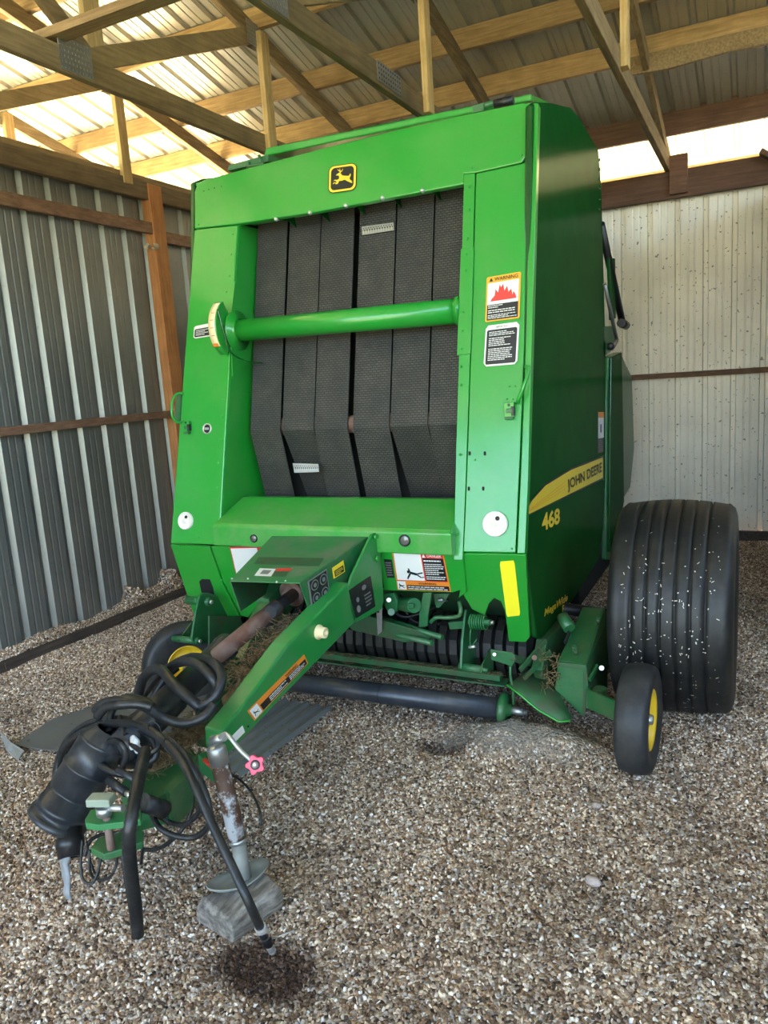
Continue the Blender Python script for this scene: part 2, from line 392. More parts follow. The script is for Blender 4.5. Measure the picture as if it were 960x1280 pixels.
# splice plate on the truss over the machine and lateral braces tying bottom chords
tag(MB().bar((-3.2, 2.86, 3.27), (-1.7, 2.86, 3.27), .09, .042, 'wood_x').build('lateral_brace', bevel=.003), 'pale board lying across truss chords at top left', 'wooden beam')
mb = MB(); mb.box((-1.815, 4.05, 3.18), (.003, .30, .10), 'steel')
for i in range(10):
    for j in range(4): mb.box((-1.813, 3.92+.029*i, 3.145+.024*j), (.0015, .008, .010), 'charcoal')
tag(mb.build('splice_plate'), 'perforated steel splice plate on truss chord above the machine', 'metal plate')

# plate beams, posts, girts
board('wall_plate', (LX-.2, 7.09, 3.005), (RX, 7.09, 3.005), .07, .215, 'wood_dark', 'dark wooden beam along the top of the back wall', 'wooden beam', None)
board('wall_plate', (LX+.055, FY, 3.115), (LX+.055, 7.05, 3.115), .05, .13, 'wood_plate', 'brown wooden beam along the top of the left wall', 'wooden beam', None)
board('eave_board', (RL+.2, 7.62, 3.225), (RX, 7.62, 3.225), .03, .05, 'wood_x', 'sunlit pale board outside the gap above the back wall', 'wooden beam', None)
board('wall_girt', (LX, 7.1, 1.452), (RX, 7.1, 1.452), .045, .045, 'wood_red', 'thin brown girt across the back wall at mid height', 'wooden rail', None)
board('wall_girt', (LX+.07, FY, 2.845), (LX+.07, 4.86, 2.845), .035, .085, 'wood_red', 'upper brown girt on the left wall, left of the post', 'wooden rail', None)
board('wall_girt', (LX+.055, 4.9, 2.80), (LX+.055, 7.05, 2.80), .035, .085, 'wood_red', 'upper brown girt on the left wall beyond the post', 'wooden rail', None)
board('wall_girt', (LX+.07, FY, 1.43), (LX+.07, 7.05, 1.43), .035, .055, 'wood_red', 'lower brown girt crossing the left wall at mid height', 'wooden rail', None)
board('wall_post', (LX+.05, 4.83, -.1), (LX+.05, 4.83, 3.17), .09, .14, 'wood_post', 'orange-brown wooden post against the left wall beside the machine', 'wooden post', None, up=(0, 1, 0))
board('wall_post', (LX+.07, .9, -.1), (LX+.07, .9, 3.17), .09, .14, 'wood_post', 'orange-brown wooden post against the left wall out of the frame', 'wooden post', None, up=(0, 1, 0))
mb = MB(); mb.bar((-.62, 7.03, 2.92), (-.62, 7.03, 3.22), .14, .05, 'wood_dark', (0, 1, 0)); mb.build('heel_block', T3, bevel=.004)
board('knee_brace', (-.02, 7.02, 3.13), (.75, 7.0, 2.55), .04, .12, 'wood_dark', 'dark diagonal brace at the right end of the back beam', 'wooden beam', None, up=(0, 1, 0))
mb = MB()
for i in range(6): mb.sphere((LX+.12+random.uniform(-.015, .02), 4.64+.022*i, 2.70+random.uniform(-.02, .02)), random.uniform(.014, .024), 'nest', 7)
tag(mb.build('mud_nest'), 'small pale mud nest under the upper girt beside the post', 'insect nest')
# base boards
bl = MB(); pts = [(FY, 0), (1.0, .01), (2.9, .0), (3.6, .012), (4.3, .0), (5.2, .01), (7.0, 0)]
for (ya, xa), (yb, xb) in zip(pts[:-1], pts[1:]): bl.bar((LX+.16+xa, ya, .02), (LX+.16+xb, yb, .02), .045, .065, 'wood_board')
struct(bl.build('baseboard_left', bevel=.004))
struct(MB().bar((LX, 7.1, .03), (RX, 7.1, .03), .05, .12, 'wood_board').build('baseboard_back', bevel=.005))

# ------------------------------------------------------------------ ground
MOUNDS = [(-.90, 2.98, .27, .13, .095), (-1.02, 2.90, .10, .06, .03), (-.72, 2.93, .10, .06, .03), (-.62, 2.95, .22, .13, .028), (-1.22, 2.86, .11, .07, -.05), (-1.55, 2.55, .3, .2, -.012), (-1.22, 1.50, .16, .12, -.012),
          (-2.5, 1.2, .8, .4, .015), (-.2, 2.0, .6, .5, .012), (-2.9, 3.2, .5, .5, .015)]
HEAP = [(-99, .03), (2.6, .03), (3.05, .06), (3.3, .085), (3.75, .05), (4.1, .09), (4.5, .11), (5, .07), (99, .05)]
def gz(x, y):
    lump = .022*noise.noise(V((x*22, y*22, 5)))*math.exp(-((x+.9)/.33)**2-((y-2.97)/.16)**2)
    z = .012*noise.noise(V((x*1.7, y*1.7, 0)))+.005*noise.noise(V((x*6, y*6, 3)))
    for mx, my, sx, sy, h in MOUNDS: z += h*math.exp(-((x-mx)/sx)**2-((y-my)/sy)**2)
    if x < LX+.16:
        for (y0, h0), (y1, h1) in zip(HEAP[:-1], HEAP[1:]):
            if y0 <= y <= y1: z += h0+(h1-h0)*(y-y0)/(y1-y0)
        z += .02*noise.noise(V((x*9, y*9, 1)))
    if y > 6.9: z += .015
    return z-.006+lump
def axis(lo, hi, step, far_lo, far_hi):
    a = []; x = lo
    while x < hi: a.append(x); x += step
    a.append(hi); return [far_lo]+a+[far_hi]
gm = bpy.data.materials.new('gravel_ground'); gm.use_nodes = True
def gravel_nodes(nt, inst):
    N = nt.nodes; L = nt.links; b = N['Principled BSDF']; b.inputs['Roughness'].default_value = .85
    tc = N.new('ShaderNodeTexCoord')
    ramp = N.new('ShaderNodeValToRGB'); r = ramp.color_ramp
    cols = [(0, (.04, .024, .017)), (.15, (.16, .095, .055)), (.32, (.34, .21, .12)), (.47, (.25, .195, .16)), (.62, (.52, .37, .24)), (.77, (.42, .36, .31)), (.90, (.82, .66, .48)), (1, (.88, .86, .82))]
    r.elements[0].position = 0; r.elements[0].color = (*cols[0][1], 1); r.elements[1].position = 1; r.elements[1].color = (*cols[-1][1], 1)
    for p, c in cols[1:-1]: e = r.elements.new(p); e.color = (*c, 1)
    geo = N.new('ShaderNodeNewGeometry')
    if inst:
        oi = N.new('ShaderNodeObjectInfo'); L.new(oi.outputs['Random'], ramp.inputs[0])
    else:
        vo = N.new('ShaderNodeTexVoronoi'); vo.inputs['Scale'].default_value = 95; L.new(geo.outputs['Position'], vo.inputs['Vector'])
        sp = N.new('ShaderNodeSeparateColor'); L.new(vo.outputs['Color'], sp.inputs[0]); L.new(sp.outputs[0], ramp.inputs[0])
        bp = N.new('ShaderNodeBump'); bp.inputs['Strength'].default_value = 1; bp.inputs['Distance'].default_value = .01; bp.invert = True
        L.new(vo.outputs['Distance'], bp.inputs['Height']); L.new(bp.outputs[0], b.inputs['Normal'])
    src = ramp.outputs[0]
    # large patches: browner and paler ground
    n = N.new('ShaderNodeTexNoise'); n.inputs['Scale'].default_value = 1.1; n.inputs['Detail'].default_value = 6; n.inputs['Roughness'].default_value = .7; L.new(geo.outputs['Position'], n.inputs['Vector'])
    mr = N.new('ShaderNodeMapRange'); mr.inputs[1].default_value = .35; mr.inputs[2].default_value = .65; mr.inputs[3].default_value = .72; mr.inputs[4].default_value = 1.35
    L.new(n.outputs['Fac'], mr.inputs[0])
    mu = N.new('ShaderNodeMix'); mu.data_type = 'RGBA'; mu.blend_type = 'MULTIPLY'; mu.inputs[0].default_value = 1; L.new(src, mu.inputs[6]); L.new(mr.outputs[0], mu.inputs[7]); src = mu.outputs[2]
    def blob(cx, cy, rad, edge, col, amt, src, mult):
        vm = N.new('ShaderNodeVectorMath'); vm.operation = 'SUBTRACT'; L.new(geo.outputs['Position'], vm.inputs[0]); vm.inputs[1].default_value = (cx, cy, 0)
        sc = N.new('ShaderNodeVectorMath'); sc.operation = 'MULTIPLY'; L.new(vm.outputs[0], sc.inputs[0]); sc.inputs[1].default_value = (1/rad[0], 1/rad[1], 0)
        nn = N.new('ShaderNodeTexNoise'); nn.inputs['Scale'].default_value = 9; nn.inputs['Detail'].default_value = 5; L.new(geo.outputs['Position'], nn.inputs['Vector'])
        ln = N.new('ShaderNodeVectorMath'); ln.operation = 'LENGTH'; L.new(sc.outputs[0], ln.inputs[0])
        ad = N.new('ShaderNodeMath'); ad.operation = 'ADD'; L.new(ln.outputs['Value'], ad.inputs[0]); L.new(nn.outputs['Fac'], ad.inputs[1])
        m2 = N.new('ShaderNodeMapRange'); m2.inputs[1].default_value = 1.5; m2.inputs[2].default_value = 1.5-edge; m2.inputs[3].default_value = 0; m2.inputs[4].default_value = amt; L.new(ad.outputs[0], m2.inputs[0])
        x = N.new('ShaderNodeMix'); x.data_type = 'RGBA'; x.blend_type = 'MULTIPLY' if mult else 'MIX'; L.new(m2.outputs[0], x.inputs[0]); L.new(src, x.inputs[6]); x.inputs[7].default_value = (*col, 1); return x.outputs[2]
    src = blob(-1.21, 1.50, (.20, .13), .35, (.16, .10, .07), .95, src, True)       # oily spot under the hose end
    src = blob(-1.93, 2.05, (.17, .12), .4, (.35, .26, .2), .6, src, True)
    src = blob(-1.21, 2.87, (.16, .09), .4, (.25, .2, .17), .8, src, True)
    src = blob(-.92, 2.97, (.42, .20), .5, (.235, .21, .185), .55 if inst else .95, src, False)       # grey dust heap
    L.new(src, b.inputs['Base Color'])
gravel_nodes(gm.node_tree, False); M['gravel'] = gm
pm = bpy.data.materials.new('gravel_stone'); pm.use_nodes = True; gravel_nodes(pm.node_tree, True)
xs = axis(-4.30, 1.6, .03, -4.32, RX+.1); ys = axis(.75, 7.2, .035, FY-6, 7.22)
mb = MB(); nx = len(xs)
mb.add([V((x, y, gz(x, y) if .74 < y < 7.21 and x < 1.61 else 0)) for y in ys for x in xs], [(j*nx+i, j*nx+i+1, (j+1)*nx+i+1, (j+1)*nx+i) for j in range(len(ys)-1) for i in range(nx-1)], 'gravel', True)
fl = struct(mb.build('floor', weld=False))
# the loose stones lying on it, too many to count
xs2 = [-4.28+.05*i for i in range(122)]; ys2 = [.85+.05*i for i in range(126)]
def build_gravel():
    mb = MB(); n2 = len(xs2)
    M['stone'] = pm
    mb.add([V((x, y, gz(x, y))) for y in ys2 for x in xs2], [(j*n2+i, j*n2+i+1, (j+1)*n2+i+1, (j+1)*n2+i) for j in range(len(ys2)-1) for i in range(n2-1)
             if (lambda x, y: x > -2.0-.62*y-.6 and x < .3*y+.9 and not (abs(x-LX-.16) < .04) and ((x+.88)/.27)**2+((y-2.98)/.12)**2 > 1+.5*noise.noise(V((x*7, y*7, 0))))(xs2[i], ys2[j])], 'stone', True)
    o = mb.build('gravel', weld=False)
    g = bpy.data.node_groups.new('scatter_stones', 'GeometryNodeTree')
    g.interface.new_socket('Geometry', in_out='INPUT', socket_type='NodeSocketGeometry'); g.interface.new_socket('Geometry', in_out='OUTPUT', socket_type='NodeSocketGeometry')
    N = g.nodes; L = g.links; gi = N.new('NodeGroupInput'); go = N.new('NodeGroupOutput')
    dp = N.new('GeometryNodeDistributePointsOnFaces'); dp.inputs['Density'].default_value = 10500
    L.new(gi.outputs[0], dp.inputs['Mesh'])
    ico = N.new('GeometryNodeMeshIcoSphere'); ico.inputs['Radius'].default_value = 1.; ico.inputs['Subdivisions'].default_value = 1
    sm = N.new('GeometryNodeSetMaterial'); sm.inputs['Material'].default_value = pm; L.new(ico.outputs['Mesh'], sm.inputs['Geometry'])
    ip = N.new('GeometryNodeInstanceOnPoints'); L.new(dp.outputs['Points'], ip.inputs['Points']); L.new(sm.outputs[0], ip.inputs['Instance'])
    rr = N.new('FunctionNodeRandomValue'); rr.data_type = 'FLOAT_VECTOR'; rr.inputs[0].default_value = (0, 0, 0); rr.inputs[1].default_value = (6.28, 6.28, 6.28)
    L.new(rr.outputs[0], ip.inputs['Rotation'])
    rs = N.new('FunctionNodeRandomValue'); rs.data_type = 'FLOAT_VECTOR'; rs.inputs[0].default_value = (.0030, .0022, .0016); rs.inputs[1].default_value = (.0130, .0094, .0064); rs.inputs['Seed'].default_value = 4
    L.new(rs.outputs[0], ip.inputs['Scale'])
    L.new(ip.outputs[0], go.inputs[0])
    md = o.modifiers.new('stones', 'NODES'); md.node_group = g
    o['kind'] = 'stuff'; return tag(o, 'loose brown, tan and white gravel covering the shed floor', 'gravel')
build_gravel()
def rock(x, y, r_, lb, seed):
    c = PZ(x, y, 0); c.z = gz(c.x, c.y)+r_*.35; mb = MB(); mb.sphere(c, r_, 'rock', 8, (1.2, .9, .7))
    for v in mb.v: v += (v-c)*.35*noise.noise(v*38+V((seed, 0, 0)))
    return tag(mb.build('rock'), lb, 'rock')
M['rock'] = mat('pale_rock', (.42, .34, .31), .9, var=.25, vscale=20, bump=.4)
rock(746, 1007, .016, 'small pale pinkish rock on the gravel below the small right wheel', 1)
rock(741, 1105, .024, 'largest grey-brown rock on the open gravel in the foreground', 2)
rock(822, 893, .018, 'small brown rock on the gravel right of the small right wheel', 3)
# ground outside: pale at the left, darkened elsewhere to limit bounced light
mo = mat('outside_soil', (.52, .47, .36), .9, var=.15, vscale=2); M['soil'] = mo
M['soil_darkened'] = mat('outside_soil_darkened', (.17, .15, .11), .9, var=.15, vscale=2)  # darker copy of the soil, lessens light bounced onto the roof
M['ground_darkened'] = mat('outside_ground_darkened', (.05, .075, .03), .9, var=.3, vscale=3)  # unseen front and right ground, coloured dark to weaken bounced light
GX, GY = LX-.3, BY+.25
mb = MB(); mb.add([V(p) for p in ((-40, GY, -.12), (40, GY, -.12), (40, 40, -.12), (-40, 40, -.12))], [(0, 1, 2, 3)], 'soil_darkened')
mb.add([V(p) for p in ((-40, .5, -.12), (GX, .5, -.12), (GX, GY, -.12), (-40, GY, -.12))], [(0, 1, 2, 3)], 'soil')
mb.add([V(p) for p in ((-40, -40, -.12), (40, -40, -.12), (40, .5, -.12), (-40, .5, -.12))], [(0, 1, 2, 3)], 'ground_darkened')
mb.add([V(p) for p in ((GX, .5, -.12), (40, .5, -.12), (40, GY, -.12), (GX, GY, -.12))], [(0, 1, 2, 3)], 'ground_darkened')
struct(mb.build('ground'))

# loose things on the floor
def slab(name, top, th, m, label, cat, ribs=None):
    mb = MB(); mb.prism([V(p) for p in top], (0, 0, -th), m); return tag(mb.build(name), label, cat)
# bent grey sheet to the left
A = [PZ(19, 930, .016), PZ(66, 898, .018), PZ(170, 866, .018), PZ(275, 848, .018), PZ(285, 905, .018), PZ(215, 938, .018), PZ(160, 934, .022), PZ(72, 938, .02), PZ(40, 936, .012)]
mb = MB(); mb.prism(A, (0, 0, -.003), 'sheet_floor')
mb.prism([PZ(0, 914, .035), PZ(14, 928, .04), PZ(30, 938, .03), PZ(22, 950, .012), PZ(8, 938, .015)], (0, 0, -.003), 'zinc')
tag(mb.build('metal_sheet'), 'flat dull grey metal sheet on the gravel behind the drawbar hoses', 'metal sheet')
mb = MB(); a0 = PZ(300, 972, .035); a1 = PZ(416, 886, .035); b0 = PZ(262, 945, .035); b1 = PZ(355, 876, .035)
k = 18; vs = []
for i in range(k+1):
    t = i/k; z = .016 if i % 4 in (1, 2) else 0
    vs += [a0.lerp(b0, t)+V((0, 0, z)), a1.lerp(b1, t)+V((0, 0, z))]
mb.add(vs, [(2*i, 2*i+2, 2*i+3, 2*i+1) for i in range(k)], 'sheet_floor')
o = mb.build('corrugated_sheet'); md = o.modifiers.new('solid', 'SOLIDIFY'); md.thickness = .002
tag(o, 'ribbed grey metal sheet on the gravel under the right drawbar arm', 'metal sheet')
# wood block under the jack
ax = (PZ(331, 1085, .1)-PZ(264, 1116, .1)); ax.z = 0; ax.normalize(); sd = V((-ax.y, ax.x, 0))
BT = .088
EA = [PZ(246, 1152, -.01), PZ(291, 1180, -.01), PZ(292, 1166, .045), PZ(284, 1147, BT), PZ(251, 1121, BT), PZ(243, 1136, .05)]
EB = [PZ(325, 1118, -.01), PZ(354, 1135, -.01), PZ(356, 1120, .045), PZ(350, 1107, BT), PZ(331, 1090, BT), PZ(322, 1100, .05)]
mb = MB(); rnd = random.Random(3); vs = []; K = 8; n = len(EA)
for i in range(K):
    for a_, b_ in zip(EA, EB): p = a_.lerp(b_, i/(K-1)); vs.append(p+V((rnd.uniform(-.004, .004), rnd.uniform(-.004, .004), rnd.uniform(-.003, .003) if p.z > 0 else 0)))
mb.add(vs, [(i*n+j, i*n+(j+1) % n, (i+1)*n+(j+1) % n, (i+1)*n+j) for i in range(K-1) for j in range(n)]+[tuple(range(n)), tuple(range((K-1)*n, K*n))], 'block')
tag(mb.build('wood_block', bevel=.006), 'weathered split grey wood block under the jack foot', 'wood block')

# ------------------------------------------------------------------ light, camera
w = bpy.data.worlds.new('sky'); SC.world = w; w.use_nodes = True
nt = w.node_tree; bg = nt.nodes['Background']
sky = nt.nodes.new('ShaderNodeTexSky'); sky.sky_type = 'NISHITA'; sky.sun_disc = False; sky.sun_elevation = math.radians(48); sky.sun_rotation = math.radians(-35); sky.air_density = 1.2; sky.dust_density = 2.5
nt.links.new(sky.outputs[0], bg.inputs[0]); bg.inputs[1].default_value = .62
sl = bpy.data.lights.new('sun', 'SUN'); sl.energy = 60; sl.angle = math.radians(.6); sl.color = (1, .86, .60)
so = bpy.data.objects.new('sun', sl); COL.objects.link(so)
sd_ = V((.35, -.75, -1.15)); so.rotation_euler = sd_.to_track_quat('-Z', 'Y').to_euler()
cd = bpy.data.cameras.new('camera'); co = bpy.data.objects.new('camera', cd); COL.objects.link(co)
R = Matrix((_X, _Y, _U))   # rows: world axes expressed in (right, down, forward)
cr, cdn, cf = V((R[0][0], R[1][0], R[2][0])), V((R[0][1], R[1][1], R[2][1])), V((R[0][2], R[1][2], R[2][2]))
mw = Matrix((( cr.x, -cdn.x, -cf.x, 0), (cr.y, -cdn.y, -cf.y, 0), (cr.z, -cdn.z, -cf.z, H), (0, 0, 0, 1)))
co.matrix_world = mw
cd.sensor_fit = 'VERTICAL'; cd.sensor_height = 36; cd.sensor_width = 27; cd.lens = FPX/1280*36; cd.clip_start = .05
SC.camera = co
SC.view_settings.view_transform = 'Standard'; SC.view_settings.look = 'None'; SC.view_settings.gamma = 1; SC.view_settings.exposure = 1.7
SC.view_settings.use_curve_mapping = False

# ================================================================== ROUND BALER
B = thing('round_baler', (-1.785, 3.6, 0), 'tall green round baler with black belts parked on the gravel', 'hay baler')
BKN = FN.normalized()
def LF(x, y, off=0.): return PL(x, y, (0, 2.99+off, .85), (0, 1, .36))
LFN = V((0, 1, .36)).normalized()
def facepanel(name, px, m='green', th=.03, off=0., bevel=.004, parent=B, fn=F, nrm=BKN):
    mb = MB(); mb.prism([fn(x, y, off) for x, y in px], nrm*th, m); return mb.build(name, parent, bevel=bevel)
def part(mb, name, parent=B, bevel=0.): return mb.build(name, parent, bevel=bevel)
def rivets(px, name, fn=F, r=.006, m='green', parent=B):
    for x, y in px: mb = MB(); c = fn(x, y, 0); mb.lathe(c+BKN*.001, -BKN, [(0, r), (.003, r*.9), (.005, r*.4), (.0055, 0.0001)], m, 8); mb.build(name, parent)
# --- front arch
tp = facepanel('top_panel', [(243, 240), (246, 231), (254, 225), (300, 212.5), (400, 186), (500, 161), (600, 139), (655, 128), (661, 131), (659, 193), (652, 203), (594, 216), (580, 217), (580, 230), (500, 245), (400, 264), (297, 280), (243, 286)], bevel=.006)
lp = facepanel('side_column', [(243, 287), (297, 281), (275, 664), (274, 681), (213, 679)], bevel=.006)
rp = facepanel('side_column', [(595, 217), (652, 204.5), (659, 201), (655, 430), (650, 560), (644, 691), (579, 690), (583, 600), (590, 400)], bevel=.004)
facepanel('hinge_strip', [(580, 218), (593.5, 216.5), (589, 400), (582, 600), (578, 700), (567, 700), (570, 560), (575, 400)], off=-.004, bevel=.002)
facepanel('corner_flange', [(663, 130), (669, 128.5), (673, 129), (667, 350), (660, 600), (656, 692), (646, 692), (652, 560), (658, 400)], off=.004, th=.04, bevel=.004)
facepanel('cover_plate', [(576, 311), (592, 309), (588, 442), (571, 444)], off=-.012, th=.01, bevel=.002)
rivets([(587, 233), (586, 262), (584, 298), (583, 318), (582, 338), (579, 391), (578, 414), (577, 436), (576, 458), (576, 481), (575, 568), (571, 668)], 'rivet', fn=lambda x, y, o: F(x, y, -.012))
rivets([(291, 293), (289, 318), (287, 345), (283, 365), (277, 725), (279, 500), (278, 521), (276, 550), (273, 578), (272, 610), (268, 664), (225, 683), (248, 672), (248, 281), (652, 194), (591, 209)], 'rivet')
rivets([(255, 239), (261, 237), (268, 235), (277, 233)], 'drilled_hole', r=.003, m='charcoal')
rivets([(637, 483), (644, 483), (634, 499), (641, 499), (594, 575), (640, 686)], 'rivet', r=.005)
for x, y in ((587, 568), (606, 568), (586, 612), (604, 612)):
    mb = MB(); c = F(x, y, -.001); mb.prism([c+V((dx, -.23*0, dz)) for dx, dz in ((-.005, -.011), (0, -.014), (.005, -.011), (.005, .011), (0, .014), (-.005, .011))], BKN*.002, 'black'); part(mb, 'slot_hole')
# opening cheeks, lintel and dark inside
def cheek(name, a, b, m, th):
    mb = MB(); a = a+V((0, .012, 0)); b = b+V((0, .012, 0)); q = V((0, .62, 0)); mb.prism([b, b+q, a+q, a], (th, 0, 0), m); return part(mb, name)
cheek('inner_cheek', F(297.5, 280), F(275, 668), 'green', -.012); cheek('inner_cheek', V((-1.172, 3.35, 2.42)), V((-1.172, 2.99, .86)), 'green', .012)
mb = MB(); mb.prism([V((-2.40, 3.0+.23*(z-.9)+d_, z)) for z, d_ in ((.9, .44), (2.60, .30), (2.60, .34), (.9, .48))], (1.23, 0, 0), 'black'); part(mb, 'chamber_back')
fy = lambda z: 3.0+.23*(z-.9)
mb = MB(); mb.hexa([V((-2.38, fy(2.42)+.02, 2.425)), V((-1.18, fy(2.42)+.02, 2.425)), V((-1.18, fy(2.42)+.13, 2.425)), V((-2.38, fy(2.42)+.13, 2.425)), V((-2.38, fy(2.42)+.02, 2.435)), V((-1.18, fy(2.42)+.02, 2.435)), V((-1.18, fy(2.42)+.13, 2.435)), V((-2.38, fy(2.42)+.13, 2.435))], 'green'); part(mb, 'lintel')
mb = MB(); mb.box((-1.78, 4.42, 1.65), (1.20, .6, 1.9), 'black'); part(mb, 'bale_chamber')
# gusset inside the left cheek
gx = F(293, 350).x+.006
mb = MB(); mb.prism([PX(293, 352, gx), PX(305, 378, gx+.0), PX(318, 396, gx), PX(312, 452, gx), PX(290, 470, gx), PX(287, 400, gx)], (.005, 0, 0), 'green'); part(mb, 'gusset_plate')
# --- belts
OB = .16
def belt(xl, xr, bot, top=2.62, w=.006, droop=0):
    mb = MB(); pts = []
    for z in (top, 2.2, 1.8, 1.5, 1.37): pts.append((fy(z)+OB, z))
    y0, z0 = pts[-1]
    for t in (.25, .5, .75, 1): pts.append((y0+(bot*t), z0-.40*t))
    dx = 0
    vs = []
    for (y, z) in pts:
        for (x, yo) in ((xl, 0), (xr, 0), (xr, w), (xl, w)): vs.append(V((x, y+yo, z)))
    fs = [(4*i+j, 4*i+(j+1) % 4, 4*i+4+(j+1) % 4, 4*i+4+j) for i in range(len(pts)-1) for j in range(4)]+[(0, 1, 2, 3), tuple(range(len(vs)-4, len(vs)))]
    mb.add(vs, fs, 'belt'); return part(mb, 'belt')
edges = [(323, 359.5), (362.5, 401), (402.5, 443), (450, 494.5), (496.5, 542), (544, 580)]
bots = [.09, .20, .09, .10, .20, .13]
belts = []
for (a, b_), bt in zip(edges, bots):
    xa = F(a, 272, OB).x; xb = F(b_, 272, OB).x
    belts.append(belt(xa, xb, bt))
lab(belts[0], 'leftmost ribbed black rubber belt'); lab(belts[5], 'rightmost black rubber belt, in shadow')
def lace(q, parent):
    d = Decal(*[F(x, y, OB-.008) for x, y in q], 'steel'); d.rect(.02, .44, .98, .56, 'charcoal')
    for i in range(12): d.rect(.04+i*.08, .1, .065+i*.08, .9, 'zinc', 2); d.rect(.05+i*.08, .62, .07+i*.08, .8, 'charcoal', 3)
    return d.build('belt_lacing', parent)
lace([(452, 283.5), (492, 278), (492.5, 288), (453, 294)], belts[3]); lace([(366, 579), (398, 580), (399, 590), (368, 591)], belts[1])
mb = MB(); mb.cyl((-2.37, fy(1.39)+OB+.055, 1.385), (-1.18, fy(1.39)+OB+.055, 1.385), .045, 'rust'); part(mb, 'belt_roller')
mb = MB(); mb.cyl((-2.37, fy(2.45)+OB+.07, 2.46), (-1.18, fy(2.45)+OB+.07, 2.46), .05, 'black'); part(mb, 'belt_roller')
for x, y in ((345, 274), (387, 266), (432, 257), (478, 247.5), (528, 238)):
    mb = MB(); c = F(x, y, -.004); mb.lathe(c, -BKN, [(-.01, .009), (.006, .009), (.009, .004), (.0095, .0001)], 'zinc', 10)
    mb.prism([c+V((.008, .02, .0)), c+V((.03, .06, -.003)), c+V((.038, .12, -.03)), c+V((.03, .12, .02)), c+V((.01, .05, .02))], (.004, 0, 0), 'green_shaded')
    part(mb, 'belt_guide')
# --- tension tube with flange and scale drum
tA = F(292, 414, .03); tB = F(574, 388.5, .03); tB.x = -1.175
tz = (tA.z+tB.z)/2; ty = fy(tz)+.03
mb = MB(); mb.cyl((-2.40, ty, tA.z), (-1.175, ty, tB.z), .0545, 'green', 32); tube = part(mb, 'tension_tube')
mb = MB(); mb.lathe((-2.395, ty, tA.z), (1, 0, 0), [(0, .0001), (0, .10), (.012, .10), (.012, .058), (.03, .058)], 'green', 32); mb.build('tube_flange', tube)
mb = MB(); mb.lathe((-1.18, ty, tB.z), (-1, 0, 0), [(0, .066), (.02, .066), (.02, .05)], 'green', 24); mb.build('tube_flange', tube)
dr = MB(); cz = tA.z+.012
def arc(x0, x1, r, a0, a1, m, mb, r2=None, n=18):
    for i in range(n):
        t0 = a0+(a1-a0)*i/n; t1 = a0+(a1-a0)*(i+1)/n; pt = lambda x, r_, t: V((x, ty-r_*math.cos(t), cz+r_*math.sin(t)))
        mb.add([pt(x0, r, t0), pt(x1, r, t0), pt(x1, r, t1), pt(x0, r, t1)], [(0, 1, 2, 3)], m, True)
        if r2 is not None: mb.add([pt(x1, r, t0), pt(x1, r2, t0), pt(x1, r2, t1), pt(x1, r, t1), pt(x0, r, t0), pt(x0, r2, t0), pt(x0, r2, t1), pt(x0, r, t1)], [(0, 1, 2, 3), (4, 5, 6, 7)], m)
arc(-2.45, -2.405, .150, -1.0, 1.05, 'green', dr, .0); part(dr, 'pressure_gauge_drum')
sc = MB(); arc(-2.452, -2.412, .152, -.62, .95, 'cream', sc, .148)
for i, a in enumerate((-.25, .0, .25, .5)): arc(-2.44, -2.42, .1525, a, a+.02, 'red', sc, n=2)
arc(-2.452, -2.418, .153, -.62, -.50, 'orange', sc, n=3); o = part(sc, 'gauge_scale'); lab(o, 'cream curved scale with small red marks')
mb = MB(); mb.tube(smooth_path([V((-2.40, ty-.13, cz+.09)), V((-2.385, ty-.12, cz-.02)), V((-2.37, ty-.10, cz-.12)), V((-2.33, ty-.02, cz-.17)), V((-2.30, ty+.06, cz-.18))]), .004, 'green_shaded', 6); part(mb, 'gauge_cable')
# --- hood over the feed throat
def wp(x, y, Y): return PY(x, y, Y)
hb = .33; hl = -2.44; hr = -1.195
yz = [(fy(1.03)+.20, 1.036), (fy(1.03)+.14, 1.040), (2.955, .945), (2.94, .93), (2.94, .835), (2.965, .83), (3.2, .85)]
yzr = yz
mb = MB()
secs = [(-2.395, 0), (hl+.0, 1)]
L_ = [V((-2.385, y, z)) for y, z in yz]; 
# left end flares: the lower front corner reaches further left than the back edge
L_ = [V((x, y, z)) for x, (y, z) in zip((-2.40, -2.40, -2.425, -2.43, -2.43, -2.43, -2.40), yz)]
R_ = [V((x, y, z)) for x, (y, z) in zip((-1.19, -1.19, -1.165, -1.16, -1.16, -1.16, -1.19), yz)]
n = len(yz); mb.add(L_+R_, [(i, i+1, n+i+1, n+i) for i in range(n-1)]+[tuple(range(n)), tuple(range(2*n-1, n-1, -1))], 'green_hood'); hood = part(mb, 'hood', bevel=.006)
for x, y, r in ((317.5, 673, .020), (506, 675.5, .027)):
    c = PY(x, y, 2.938); mb = MB(); mb.lathe(c, (0, -1, 0), [(0, r), (.006, r), (.006, r*.8), (.003, r*.75)], 'charcoal', 20); o = mb.build('marker_lamp', hood)
    mb = MB(); mb.lathe(c, (0, -1, 0), [(.003, r*.75), (.006, r*.4), (.007, .0001)], 'glass', 16)
    mb.build('lamp_lens', hood)
